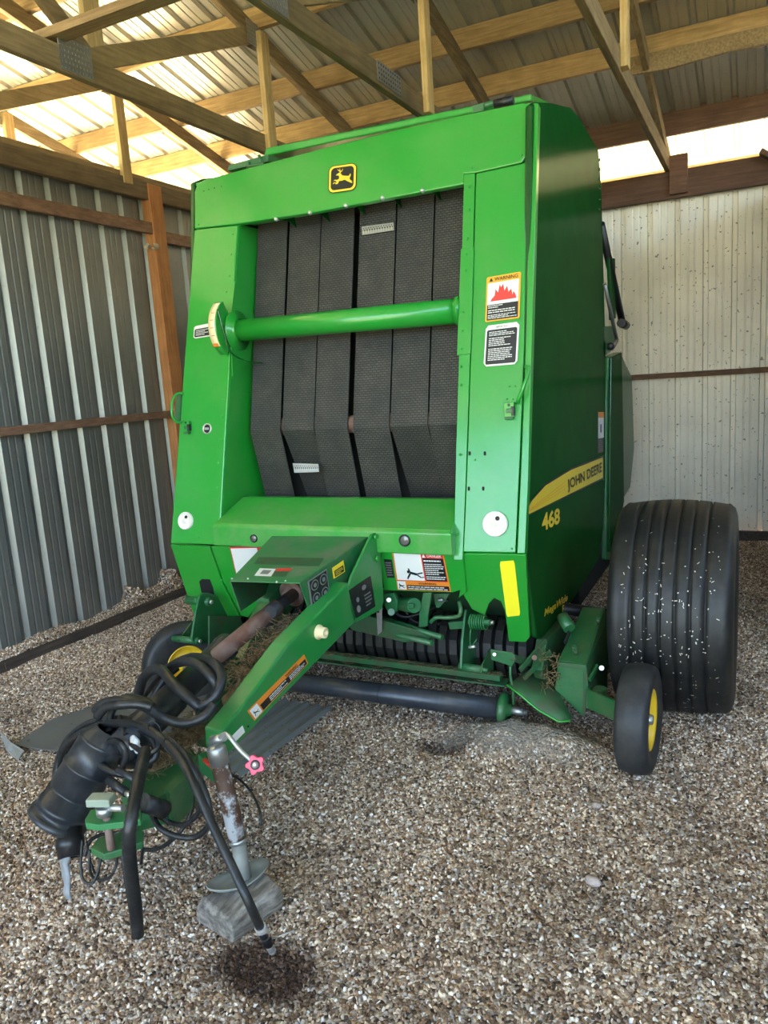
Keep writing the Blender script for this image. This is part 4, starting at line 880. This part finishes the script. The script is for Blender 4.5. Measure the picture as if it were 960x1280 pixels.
# right outer frame, gauge wheel arm, flared shield
xl, xr = -.80, -.66
yn = PX(697, 826, xl)
n0, n1 = PY(697, 826, 3.12), PY(732, 830, 3.12); f0, f1 = PY(728, 758, 3.62), PY(754, 760, 3.62)
mb = MB(); mb.hexa([PY(693, 862, 3.12), PY(729, 897, 3.12), f1+V((0, 0, -.35)), f0+V((0, 0, -.35)), n0, n1, f1, f0], 'green_frame'); fr = part(mb, 'end_frame', bevel=.006)
mb = MB(); mb.prism([n1+V((.006, -.01, .0)), PY(756, 760, 3.62), PY(762, 772, 3.62), PY(759, 862, 3.5), PY(736, 868, 3.12), PY(731, 897, 3.12)], (-.012, 0, 0), 'green_grime'); mb.build('end_frame_side', fr, bevel=.002)
mb = MB(); mb.bar(PY(697, 830, 3.11), PY(733, 834, 3.11), .01, .022, 'green_grime'); mb.build('frame_lip', fr)
mb = MB()
for x, y, Yd in ((718, 812, 3.2), (720, 817, 3.18), (748, 778, 3.4)): mb.cyl(PY(x, y, Yd), PY(x, y, Yd)+V((0, -.01, .02)), .010, 'green_grime', 8)
mb.prism([PY(705, 804, 3.24), PY(711, 790, 3.3), PY(713, 791, 3.3), PY(708, 806, 3.24)], (0, -.01, .01), 'black'); mb.build('frame_bolt', fr)
mb = MB(); mb.cyl(PY(703, 770, 3.35), PY(712, 786, 3.30), .028, 'green_frame', 14); part(mb, 'adjuster_tube')
mb = MB(); 
mb.bar(PY(735, 873, 3.08), PY(772, 889, 2.94), .014, .085, 'green_frame'); mb.bar(PY(735, 873, 3.08), PY(745, 858, 3.3), .014, .09, 'green_frame'); arm_ = part(mb, 'gauge_wheel_arm', bevel=.003)
mb = MB(); mb.cyl(PY(750, 860, 3.14), PY(750, 872, 3.14), .03, 'green_frame', 14); mb.cyl(PY(752, 835, 3.16), PY(752, 835, 3.10), .012, 'zinc', 8); mb.bar(PY(737, 850, 3.12), PY(747, 832, 3.2), .012, .02, 'green_frame'); mb.build('arm_socket', arm_, bevel=.002)
mb = MB(); sh = [PY(636, 856, 3.0), PY(664, 832, 3.25), PY(690, 838, 3.25), PY(700, 868, 3.12), PY(715, 896, 3.02), PY(712, 902, 2.99), PY(698, 901, 2.98), PY(672, 886, 2.98), PY(652, 869, 2.98)]
cc = sum(sh, V((0, 0, 0)))/len(sh)+V((0, .03, -.01)); mb.add(sh+[cc], [(i, (i+1) % len(sh), len(sh)) for i in range(len(sh))], 'green_grime', True)
o = part(mb, 'flared_shield'); md = o.modifiers.new('solid', 'SOLIDIFY'); md.thickness = .006
mb = MB(); mb.tube([PY(634, 856, 3.0), PY(652, 870, 2.98), PY(672, 887, 2.98), PY(698, 902, 2.98), PY(713, 901, 2.985)], .005, 'green', 6); mb.build('shield_lip', o)
mb = MB(); mb.prism([PX(x, y, -.84) for x, y in ((684, 800), (694, 790), (712, 770), (716, 800), (700, 835), (690, 870), (678, 838))], (-.05, 0, 0), 'green_grime'); part(mb, 'pickup_end_plate', bevel=.004)
mb = MB(); mb.bar(PY(650, 838, 3.05), PY(682, 800, 3.2), .01, .02, 'green_grime'); mb.bar(PY(655, 848, 3.05), PY(688, 815, 3.2), .01, .02, 'green_grime'); mb.cyl(PY(668, 822, 3.1), PY(668, 822, 3.05), .012, 'rust', 8); part(mb, 'adjuster_slot')
mb = MB(); rnd = random.Random(8)
for i in range(70): c = PY(rnd.uniform(676, 698), rnd.uniform(815, 860), 3.09)+V((0, rnd.uniform(-.02, .02), 0)); d_ = V((rnd.uniform(-1, 1), rnd.uniform(-1, 1), rnd.uniform(-1, 1)))*rnd.uniform(.01, .035); mb.cyl(c-d_, c+d_, .0011, 'straw', 4)
o = part(mb, 'straw_tuft'); o['kind'] = 'stuff'
mb = MB(); mb.cyl(PY(656, 872, 3.0), PY(659, 960, 2.9), .002, 'charcoal', 5); part(mb, 'hanging_wire')
# --- left end bracket
bx = -2.52
mb = MB(); mb.prism([PX(x, y, bx) for x, y in ((250, 745), (254, 741), (261, 741), (272, 745), (280, 760), (286, 772), (281, 788), (270, 799), (250, 806), (242, 803), (240, 797), (245, 765))], (-.012, 0, 0), 'green_frame'); lb = part(mb, 'lift_bracket', bevel=.003)
mb = MB(); c = PX(259, 752, bx); mb.cyl(c+V((.02, 0, 0)), c-V((.13, 0, 0)), .022, 'green_frame', 14); mb.cyl(c+V((.02, 0, 0)), c+V((.032, 0, 0)), .011, 'zinc', 6); mb.build('bracket_pin', lb)
mb = MB(); c = PX(246, 801, bx); mb.cyl(c+V((.016, 0, 0)), c-V((.15, 0, 0)), .018, 'green_frame', 14); mb.cyl(c+V((.016, 0, 0)), c+V((.026, 0, 0)), .010, 'zinc', 6); mb.build('bracket_pin', lb)
mb = MB(); mb.prism([PX(x, y, -2.62) for x, y in ((240, 778), (246, 775), (243, 800), (222, 802))], (-.006, 0, 0), 'green_frame'); mb.build('bracket_web', lb)
mb = MB(); mb.prism([PX(x, y, -2.48) for x, y in ((262, 770), (300, 770), (310, 800), (285, 835), (262, 815))], (-.01, 0, 0), 'green_grime'); part(mb, 'pickup_end_plate')
mb = MB(); mb.bar(PY(272, 830, 3.02), PY(287, 800, 3.05), .008, .012, 'steel'); mb.bar(PY(262, 820, 3.04), PY(272, 795, 3.05), .008, .03, 'green_frame'); part(mb, 'strut')
mb = MB(); mb.bar(V((-2.55, 3.1, .24)), V((-2.98, 3.05, .21)), .03, .05, 'green_frame', (0, 0, 1)); part(mb, 'gauge_wheel_arm')

# --- drawbar
AN = V((1.2, -.08, 0))
def AR(x, y, off=0.): return PL(x, y, (-1.56+off, 2.3, 0), AN)
mb = MB(); mb.prism([AR(277, 914), AR(300, 887), (AR(360, 806)), (AR(412, 752)), (AR(436, 728)), (AR(446, 776)), (AR(440, 782)), (AR(359, 866)), (AR(286, 943)), (AR(279, 938))], V((-.075, 0, .004)), 'green_arm'); ra = part(mb, 'drawbar_arm', bevel=.008)
lab(ra, 'green right arm of the drawbar')
mb = MB(); mb.prism([AR(*p) for p in ((436, 733), (440, 720), (465, 668), (470, 666), (474, 672), (477, 700), (480, 752), (477, 762), (446, 778), (441, 776), (437, 760))], V((-.012, 0, 0)), 'green_arm'); gp = part(mb, 'drawbar_gusset', bevel=.003)
mb = MB()
for x, y in ((468, 671), (470, 698)): c = AR(x, y); mb.cyl(c, c+V((.012, 0, 0)), .012, 'green', 10)
mb.build('bolt', gp)
d = Decal(*[AR(x, y, .002) for x, y in ((436, 738), (463, 720), (469, 758), (445, 773))], 'charcoal'); d.lines(.55, .15, .9, .6, 4, 'grey'); d.disc(.62, .8, .10, .08, 'grey'); d.disc(.2, .25, .09, .12, 'grey'); d.disc(.25, .55, .07, .08, 'grey'); d.build('lubrication_chart', gp)
LAx = -1.97
mb = MB(); mb.hexa([V((-2.03, 2.75, .50)), V((-1.955, 2.75, .50)), V((-1.78, 2.02, .30)), V((-1.855, 2.02, .30)), V((-2.03, 2.75, .66)), V((-1.955, 2.75, .66)), V((-1.78, 2.02, .41)), V((-1.855, 2.02, .41))], 'green_frame'); la = part(mb, 'drawbar_arm', bevel=.006)
mb = MB(); mb.hexa([V((-2.05, 3.1, .62)), V((-1.96, 3.1, .62)), V((-1.955, 2.7, .50)), V((-2.03, 2.7, .50)), V((-2.05, 3.1, .80)), V((-1.96, 3.1, .80)), V((-1.955, 2.7, .66)), V((-2.03, 2.7, .66))], 'green_frame'); mb.build('arm_root', la, bevel=.005)
# warning strip on the right arm, and the white boss
d = Decal(*[AR(x, y, .0015) for x, y in ((309, 889), (380, 818), (385, 829), (318, 901))], 'orange', lift=.001)
d.rect(.02, .08, .14, .92, 'white', 2); d.rect(.16, .08, .98, .62, 'charcoal', 2); d.lines(.30, .14, .62, .58, 3, 'white', 3); d.lines(.66, .14, .96, .58, 3, 'white', 3); d.text('WARNING', .62, .68, .84, .92, 'charcoal', 3); man(d, .04, .2, .08, .5); d.build('arm_warning_label', ra)
d = Decal(*[AR(x, y, .0015) for x, y in ((288, 922), (303, 907), (306, 915), (293, 928))], 'white', lift=.001); d.build('arm_blank_label', ra)
c = AR(398, 790); mb = MB(); mb.lathe(c, (1, -.07, 0), [(0, .030), (.006, .030), (.008, .023), (.035, .022), (.035, .012), (.02, .011), (.02, .0001)], 'cream', 18); o = mb.build('jack_boss', ra); lab(o, 'cream painted round boss')
mb = MB(); mb.cyl(AR(310, 908), AR(310, 908)+V((.002, 0, 0)), .004, 'black', 8); mb.build('arm_hole', ra)
# gearbox housing (tin cover)
zB, zF = .905, .842; yB, yF = 2.96, 2.45
tl_, tr_ = PY(342, 668, yB), PY(463, 668.5, yB); fl_, fr_ = PY(287, 726, yF), PY(375, 728.5, yF)
mb = MB(); t_ = V((0, 0, -.004)); mb.hexa([fl_+t_, fr_+t_, tr_+t_, tl_+t_, fl_, fr_, tr_, tl_], 'green_dusty')
lowr = PX(388, 767, fr_.x); lowb = V((tr_.x, yB, .66)); lowl = PY(300, 764, yF)
mb.hexa([fr_, lowr, lowb, tr_, fr_+V((-.005, 0, 0)), lowr+V((-.005, 0, 0)), lowb+V((-.005, 0, 0)), tr_+V((-.005, 0, 0))], 'green_frame')
lbk = V((tl_.x+.02, yB, .66)); mb.hexa([fl_, lowl, lbk, tl_, fl_+V((.005, 0, 0)), lowl+V((.005, 0, 0)), lbk+V((.005, 0, 0)), tl_+V((.005, 0, 0))], 'green_grime')
hs = part(mb, 'driveline_cover', bevel=.002)
d = Decal(tl_, tr_, fr_, fl_, None, lift=.0015); tfn = lambda x, y: PL(x, y, tl_, (tr_-tl_).cross(fl_-tl_))
pxpoly(d, [(325, 711), (345, 712), (339, 721.5), (318, 720.5)], 'white', 1, tfn); pxpoly(d, [(329, 713.5), (340, 714), (335, 719), (325, 718.5)], 'grey', 2, tfn)
pxpoly(d, [(346, 711.5), (366, 711), (362, 715), (344, 715)], 'red', 1, tfn); pxpoly(d, [(343.5, 715.5), (361, 715.5), (357, 722), (340, 721.5)], 'green_grime', 1, tfn)
pxpoly(d, [(323, 697), (405, 698.5), (399, 709), (318, 705.5)], 'green_grime', 1, tfn)
d.build('cover_label', hs)
sn = (tr_-fr_).cross(V((0, 0, 1))).normalized()
sdn = lambda x, y: PL(x, y, fr_+sn*.003*(1 if sn.x > 0 else -1), sn)
d = Decal(*[sdn(x, y) for x, y in ((384.5, 727), (408, 711), (412.5, 746), (389.5, 760))], 'grey'); d.rect(.05, .03, .95, .97, 'charcoal', 2)
for u, v in ((.28, .27), (.74, .27), (.28, .74), (.74, .74)): d.disc(u, v, .19, .19, 'grey', 3); d.disc(u, v, .155, .155, 'charcoal', 4); d.disc(u, v, .08, .08, 'grey', 5)
d.build('belt_routing_sign', hs)
d = Decal(*[sdn(x, y) for x, y in ((415, 710), (429, 700.5), (431, 714.5), (417, 723.5))], 'stripe'); d.rect(.1, .1, .9, .66, 'charcoal', 2); d.lines(.16, .16, .84, .6, 3, 'stripe', 3); d.build('small_caution_label', hs)
mb = MB()
for x, y in ((290, 724), (310, 724), (346, 728), (357, 727), (346, 669), (367, 669), (457, 669.5)): c = tfn(x, y); mb.sphere(c+V((0, 0, .002)), .005, 'zinc', 6)
mb.build('cover_bolt', hs)
# gearbox and straw inside
mb = MB(); mb.box((-1.76, 3.0, .68), (.24, .2, .26), 'rust'); mb.lathe(PY(367, 740, 2.72), (-.1, -1, -.25), [(-.1, .05), (0, .05), (.0, .062), (.02, .062), (.02, .03), (.05, .03), (.05, .0001)], 'rust', 20); part(mb, 'gearbox')
mb = MB(); rnd = random.Random(11)
for i in range(900):
    t = rnd.random(); c = PY(375, 775, 2.55).lerp(PY(300, 850, 2.15), t)+V((rnd.uniform(-.09, .07), rnd.uniform(-.1, .1), rnd.uniform(-.05, .03))); d_ = V((rnd.uniform(-1, 1), rnd.uniform(-1, 1), rnd.uniform(-.5, .5))).normalized()*rnd.uniform(.012, .04); mb.cyl(c-d_, c+d_, .0012, 'straw', 3)
for i in range(14): t = i/13; c = PY(372, 785, 2.6).lerp(PY(300, 865, 2.15), t)+V((-.02, 0, -.03)); mb.sphere(c, .055, 'straw', 7, (1, 1.2, .6))
for i in range(10): t = i/9; c = PZ(262, 898, .37).lerp(PZ(195, 955, .36), t); mb.sphere(c, .05, 'straw', 7, (1, 1.1, .5))
for i in range(800):
    t = rnd.random(); c = PZ(262, 895, .40).lerp(PZ(192, 955, .385), t)+V((rnd.uniform(-.08, .05), rnd.uniform(-.06, .06), rnd.uniform(-.02, .02))); d_ = V((rnd.uniform(-1, 1), rnd.uniform(-1, 1), rnd.uniform(-.5, .5))).normalized()*rnd.uniform(.012, .035); mb.cyl(c-d_, c+d_, .0011, 'straw', 3)
o = part(mb, 'straw_nest'); o['kind'] = 'stuff'
# nose, drawbar tongue and clevis
mb = MB()
NP = [(150, 982), (160, 966), (200, 960), (236, 932), (246, 944), (242, 958), (208, 992), (165, 1004)]
mb.prism([PZ(x, y, .36) for x, y in NP], (0, 0, -.10), 'green_frame'); mb.prism([PZ(x, y, .375) for x, y in ((205, 985), (238, 952), (247, 940), (250, 930), (243, 962), (212, 992))], (0, 0, -.12), 'green_frame')
tg = part(mb, 'drawbar_tongue', bevel=.006)
def plate(name, px, z, th, m): mb = MB(); mb.prism([PZ(x, y, z) for x, y in px], (0, 0, -th), m); return mb.build(name, tg, bevel=.003)
plate('clevis_plate', [(106, 1024), (113, 1012), (132, 1008), (155, 1005), (176, 1006), (176, 1024), (160, 1027), (123, 1031), (107, 1029)], .395, .02, 'green_dusty')
plate('clevis_plate', [(113, 1060), (122, 1047), (158, 1038), (180, 1038), (178, 1052), (160, 1059), (130, 1068)], .30, .022, 'green_frame')
mb = MB(); p = PZ(133, 1018, .41); mb.cyl(p, V((p.x, p.y, .27)), .012, 'rust', 12); pn = mb.build('hitch_pin', tg)
mb = MB(); mb.cyl(p+V((-.005, 0, 0)), p+V((-.005, 0, .025)), .024, 'steel', 14); mb.cyl(p+V((0, 0, .022)), p+V((.06, .01, .026)), .011, 'steel', 10); mb.build('pin_collar', pn)
mb = MB(); mb.box(p+V((-.014, 0, .043)), (.072, .045, .024), 'pinhead', Matrix.Rotation(.35, 3, 'Z')); mb.build('pin_head', pn, bevel=.004)
mb = MB(); q = PZ(212, 1010, .33); mb.cyl(PY(178, 1003, 1.52), PY(205, 1012, 1.6), .028, 'plastic', 14); part(mb, 'rubber_bushing')

# --- driveline
dA = PY(368, 742, 2.70); dM = PY(338, 765, 2.45); dB = PZ(262, 828, .56)
sd0 = PZ(285, 806, .575); sd1 = PZ(150, 938, .46)
mb = MB(); mb.cyl(dA, dM, .026, 'plastic', 20); mb.cyl(dM+(dA-dM)*.3, dB, .034, 'rust', 24); dl_ = part(mb, 'driveline')
mb = MB(); dd = (sd1-sd0).normalized(); mb.lathe(sd0, dd, [(0, .035), (0, .052), (.03, .056), (.05, .052), ((sd1-sd0).length*.55, .050), ((sd1-sd0).length*.56, .058), ((sd1-sd0).length, .056), ((sd1-sd0).length, .0001)], 'plastic', 32); mb.build('driveline_shield', dl_)
b0, b1 = PZ(128, 930, .47), PZ(71, 1026, .245)
bd = (b1-b0).normalized(); Lb = (b1-b0).length
mb = MB(); mb.lathe(b0, bd, [(-.05, .045), (-.03, .064), (-.012, .078), (-.010, .079), (-.009, .083), (0, .083), (.001, .081), (Lb*.30, .083), (Lb*.302, .0865), (Lb*.33, .0865), (Lb*.332, .083), (Lb*.60, .084), (Lb*.602, .081), (Lb*.64, .081), (Lb*.642, .085), (Lb*.80, .087), (Lb*.802, .090), (Lb*.86, .090), (Lb*.862, .088), (Lb*.93, .092), (Lb*.932, .098), (Lb, .101), (Lb+.002, .099), (Lb+.002, .09), (Lb*.7, .075), (Lb*.7, .0001)], 'plastic', 40); bl_ = mb.build('driveline_bell', dl_); lab(bl_, 'scuffed black plastic bell guard')
mb = MB(); y0 = b1-bd*.05+V((.02, .0, -.0)); y1 = PZ(88, 1072, .165); yd = (y1-y0).normalized(); LL = (y1-y0).length
mb.lathe(y0, yd, [(0, .030), (LL*.4, .030), (LL*.42, .040), (LL*.6, .040), (LL*.62, .044), (LL*.8, .044), (LL*.82, .040), (LL, .038), (LL, .024), (LL*.8, .022)], 'charcoal', 28); mb.build('driveline_yoke', dl_)
mb = MB(); s0 = PZ(78, 1066, .19); s1 = PZ(84, 1124, .03)
pts = [s0.lerp(s1, t/8)+V((.006*math.sin(t*1.7), .004*math.cos(t*2.1), 0)) for t in range(9)]; vs = []
for i_, p in enumerate(pts): w_ = .018-.009*(i_/8)+.002*math.sin(i_*2); vs += [p+V((-w_, 0, 0)), p+V((w_, .004, 0)), p+V((w_, .010, 0)), p+V((-w_, .006, 0))]
mb.add(vs, [(4*i+j, 4*i+(j+1) % 4, 4*i+4+(j+1) % 4, 4*i+4+j) for i in range(8) for j in range(4)]+[(0, 1, 2, 3), (32, 33, 34, 35)], 'clear', True); o = mb.build('plastic_strip', dl_); lab(o, 'torn milky plastic strip hanging from the driveline end')

# --- jack
jT = PY(271, 938, 1.72); jM = PY(298, 1052, 1.70); jB = PY(309, 1094, 1.695)
jd = (jM-jT).normalized(); FT_ = PZ(305, 1098, .10)
mb = MB(); mb.cyl(jT, jM, .0275, 'jack', 28); jk = part(mb, 'jack'); lab(jk, 'worn silver and rusty drawbar jack')
mb = MB(); mb.cyl(jM-jd*.01, jM+jd*.003, .029, 'steel', 28); mb.cyl(jM, FT_, .023, 'footsteel', 24); mb.build('inner_tube', jk)
mb = MB(); mb.lathe(jT, -jd, [(-.045, .029), (-.045, .031), (.005, .031), (.012, .029), (.02, .015), (.02, .0001)], 'steel', 24); mb.cyl(jT-jd*.02, jT-jd*.045, .015, 'steel', 10); mb.cyl(PY(264, 928, 1.70), PY(280, 921, 1.70), .014, 'steel', 12); mb.build('jack_head', jk)
mb = MB(); kp = PY(320, 955, 1.62); mb.tube(smooth_path([PY(275, 922, 1.69), PY(281, 917, 1.67), PY(287, 921, 1.65), PY(300, 937, 1.64), PY(317, 953, 1.63)], 5), .0065, 'zinc', 10); cr = mb.build('crank_handle', jk)
mb = MB(); ka = V((.45, -.75, .35)).normalized(); u, w_ = frame_of(ka)
pts = []
for i in range(40): t = i/40*6.2832; r = .0245+.0038*math.tanh(2.2*math.cos(5*t)); pts.append(kp+u*math.cos(t)*r+w_*math.sin(t)*r)
mb.prism(pts, ka*.022, 'pink'); mb.lathe(kp+ka*.02, ka, [(0, .014), (.004, .014), (.004, .008)], 'charcoal', 16); mb.sphere(kp+ka*.024, .009, 'zinc', 8); kn = mb.build('crank_knob', jk, bevel=.002); lab(kn, 'pink-red lobed plastic knob')
ft = PZ(299, 1101, .096); mb = MB(); vs = []; n = 28
ux = ax; uy = sd
for ring, (r, dz) in enumerate(((0.001, 0), (.5, 0), (.8, .004), (1, .018))):
    for i in range(n): t = 6.2832*i/n; vs.append(ft+ux*math.cos(t)*.105*r+uy*math.sin(t)*.052*r+V((0, 0, dz*(.4+abs(math.cos(t))))))
mb.add(vs, [(r*n+i, r*n+(i+1) % n, (r+1)*n+(i+1) % n, (r+1)*n+i) for r in range(3) for i in range(n)], 'footsteel', True); o = mb.build('jack_foot', jk); md = o.modifiers.new('solid', 'SOLIDIFY'); md.thickness = .005
mb = MB(); mb.prism([PY(258, 955, 1.76), PY(272, 945, 1.76), PY(272, 980, 1.76), PY(263, 985, 1.76)], (0, .03, 0), 'rust'); mb.cyl(PY(256, 950, 1.74), PY(268, 960, 1.70), .008, 'red', 8); mb.build('jack_mount', jk)
mb = MB(); mb.bar(V((-1.62, 1.80, .40)), V((jT.x, 1.74, .40)), .05, .06, 'green_frame'); part(mb, 'jack_bracket', bevel=.003)

# --- hoses
HD = 0
def hose(pts, r, nm='hydraulic_hose', m='hose', n=12, rib=False, sub=7, lb_=None, z=False):
    P_ = smooth_path([PY(x, y, d_+HD) for x, y, d_ in pts], sub)
    if rib:
        Q = []; 
        for a_, b__ in zip(P_[:-1], P_[1:]):
            k_ = max(1, int((b__-a_).length/.0065)); Q += [a_.lerp(b__, i/k_) for i in range(k_)]
        Q.append(P_[-1]); rr_ = [r*(1 if i % 2 else .86) for i in range(len(Q))]; mb = MB(); mb.tube(Q, rr_, m, n)
    else: mb = MB(); mb.tube(P_, r, m, n)
    o = part(mb, nm)
    if lb_: lab(o, lb_)
    return o
HD = -.11
hose([(172, 872, 2.12), (178, 850, 2.12), (190, 838, 2.10), (202, 838, 2.06), (218, 856, 2.0), (238, 874, 1.98), (250, 884, 1.98)], .019, 'wrapped_hose')
hose([(206, 842, 2.16), (222, 829, 2.12), (245, 829, 2.08), (264, 846, 2.05), (270, 862, 2.05), (258, 880, 2.03), (250, 885, 2.02)], .017, 'wrapped_hose')
hose([(250, 884, 1.98), (268, 872, 2.0), (277, 850, 2.04), (272, 833, 2.08), (256, 824, 2.12), (238, 822, 2.18), (215, 832, 2.22), (196, 848, 2.22), (176, 872, 2.2)], .017, 'wrapped_hose')
hose([(120, 888, 1.80), (128, 880, 1.80), (145, 876, 1.80), (165, 877, 1.80), (185, 885, 1.82), (205, 898, 1.85), (230, 904, 1.88), (255, 896, 1.92), (268, 880, 1.96)], .0165, 'wrapped_hose')
hose([(122, 896, 1.78), (132, 884, 1.78), (150, 881, 1.78), (172, 880, 1.8), (190, 884, 1.82)], .015, 'wrapped_hose')
HD = 0
hose([(190, 884, 1.82), (180, 877, 1.84), (160, 873, 1.85), (145, 880, 1.8), (136, 895, 1.75), (135, 918, 1.72), (145, 942, 1.70), (160, 955, 1.70), (176, 952, 1.68), (190, 955, 1.7)], .017, 'wrapped_hose')
hose([(181, 938, 1.58), (178, 955, 1.53), (171, 985, 1.45), (165, 1020, 1.38), (161, 1050, 1.36), (164, 1090, 1.39), (169, 1130, 1.43), (172, 1168, 1.45)], .0195, 'wrapped_hose', rib=True, n=14, lb_='thick taped black hose hanging down to the gravel')
hose([(71, 975, 1.72), (74, 950, 1.74), (86, 928, 1.74), (110, 912, 1.72), (140, 904, 1.70), (175, 907, 1.66), (200, 922, 1.62), (225, 948, 1.56), (245, 985, 1.50), (265, 1030, 1.46), (290, 1083, 1.42), (312, 1130, 1.40), (330, 1170, 1.45)], .0125, lb_='long black hose ending on the gravel', n=14)
hose([(74, 968, 1.78), (80, 943, 1.78), (100, 922, 1.76), (130, 912, 1.76), (165, 912, 1.74), (190, 925, 1.72), (195, 945, 1.70), (182, 955, 1.68)], .011)
hose([(100, 960, 1.8), (108, 930, 1.8), (140, 915, 1.78), (180, 915, 1.72), (215, 930, 1.68), (240, 955, 1.64), (255, 985, 1.6), (262, 1010, 1.58), (262, 1030, 1.58), (245, 1046, 1.58), (220, 1045, 1.56), (200, 1035, 1.55), (190, 1018, 1.58)], .009)
hose([(150, 896, 1.74), (152, 908, 1.7), (160, 925, 1.68), (175, 938, 1.66), (190, 940, 1.66), (198, 932, 1.68), (195, 920, 1.7), (180, 912, 1.72)], .0085)
hose([(112, 938, 1.66), (120, 950, 1.62), (135, 962, 1.60), (152, 968, 1.60), (168, 968, 1.62)], .0115)
hose([(200, 920, 1.7), (225, 935, 1.66), (242, 960, 1.62), (250, 990, 1.6), (248, 1015, 1.6), (232, 1030, 1.6), (212, 1028, 1.6), (196, 1018, 1.58)], .008)
hose([(268, 968, 1.9), (285, 968, 1.9), (300, 975, 1.88), (315, 992, 1.84), (325, 1015, 1.8), (326, 1032, 1.78)], .0045, 'electric_cable', n=6)
hose([(103, 1050, 1.46), (101, 1080, 1.44), (104, 1100, 1.43), (115, 1104, 1.44), (122, 1090, 1.46), (128, 1066, 1.48)], .0045, 'electric_cable', n=6)
hose([(112, 1062, 1.5), (112, 1085, 1.48), (118, 1098, 1.46), (135, 1098, 1.46), (144, 1085, 1.47), (148, 1066, 1.5)], .0045, 'electric_cable', n=6)
hose([(108, 1052, 1.5), (114, 1080, 1.5), (122, 1095, 1.48), (124, 1075, 1.5), (120, 1055, 1.5)], .004, 'electric_cable', n=6)
hose([(152, 1060, 1.56), (156, 1090, 1.54), (160, 1115, 1.53), (165, 1145, 1.52)], .007)
hose([(175, 1040, 1.62), (178, 1060, 1.62), (176, 1080, 1.62)], .005, 'electric_cable', n=6)
hose([(178, 1062, 1.7), (200, 1060, 1.7), (225, 1040, 1.7), (240, 1010, 1.74), (240, 985, 1.76)], .007)
hose([(140, 915, 1.9), (160, 900, 1.95), (185, 880, 2.0), (205, 850, 2.06), (222, 835, 2.12)], .012)
hose([(316, 855, 2.6), (320, 830, 2.6), (326, 800, 2.6), (334, 785, 2.62), (342, 775, 2.65)], .010)
hose([(330, 840, 2.62), (336, 815, 2.62), (346, 790, 2.66), (350, 775, 2.68)], .016)
hose([(68, 982, 1.74), (71, 955, 1.76), (84, 924, 1.78), (108, 905, 1.78), (138, 898, 1.78), (165, 899, 1.78)], .011)
hose([(84, 960, 1.74), (94, 938, 1.74), (112, 924, 1.73), (140, 918, 1.70), (158, 920, 1.68)], .011)
hose([(116, 944, 1.70), (128, 932, 1.66), (140, 926, 1.64), (152, 930, 1.62), (158, 945, 1.62), (152, 962, 1.62)], .010)
hose([(165, 1030, 1.60), (150, 1040, 1.60), (128, 1043, 1.56), (112, 1052, 1.52), (106, 1070, 1.5)], .006)
# plugs and clamps in the bundle
mb = MB()
a = PY(136, 975, 1.57); b_ = PY(158, 991, 1.55); mb.cyl(a, b_, .014, 'plastic', 14); mb.cyl(b_, b_+(b_-a)*.3, .009, 'zinc', 10); part(mb, 'hose_coupler')
mb = MB(); a = PY(148, 962, 1.58); b_ = PY(170, 976, 1.56); mb.cyl(a, b_, .010, 'plastic', 12); mb.cyl(b_, b_+(b_-a)*.25, .008, 'zinc', 10); part(mb, 'hose_coupler')
mb = MB()
for dx, dy in ((166, 932), (170, 928), (172, 936), (167, 925)): mb.sphere(PY(dx, dy, 1.68), .013, 'white', 7, (1, 1, 1.3))
o = part(mb, 'connector_cap'); lab(o, 'white plastic connector cap among the hoses')
mb = MB()
for x, y, Y_ in ((193, 912, 1.63), (213, 932, 1.58)):
    c = PY(x, y, Y_); mb.tube([c+V((math.cos(t)*.026, 0, math.sin(t)*.026)) for t in [i*.5236 for i in range(13)]], .002, 'charcoal', 5)
part(mb, 'cable_tie')
# fitting at the end of the long hose
a = PY(326, 1162, 1.435); b_ = PY(343, 1190, 1.50)
a = PY(325, 1158, 1.43); b_ = PZ(341, 1190, .018); u_ = (b_-a)
mb = MB(); mb.cyl(a, a+u_*.35, .0155, 'zinc', 14); mb.cyl(a+u_*.35, a+u_*.65, .014, 'charcoal', 14)
for k_ in range(5): mb.cyl(a+u_*(.65+.07*k_), a+u_*(.68+.07*k_), .0115, 'steel', 12); mb.cyl(a+u_*(.65+.07*k_), a+u_*(.72+.07*k_), .009, 'steel', 12)
mb.cyl(a+u_*.55, a+u_*.55+V((.07, .03, .03)), .002, 'steel', 6); o = part(mb, 'hose_fitting'); lab(o, 'metal coupling tip of the long hose')
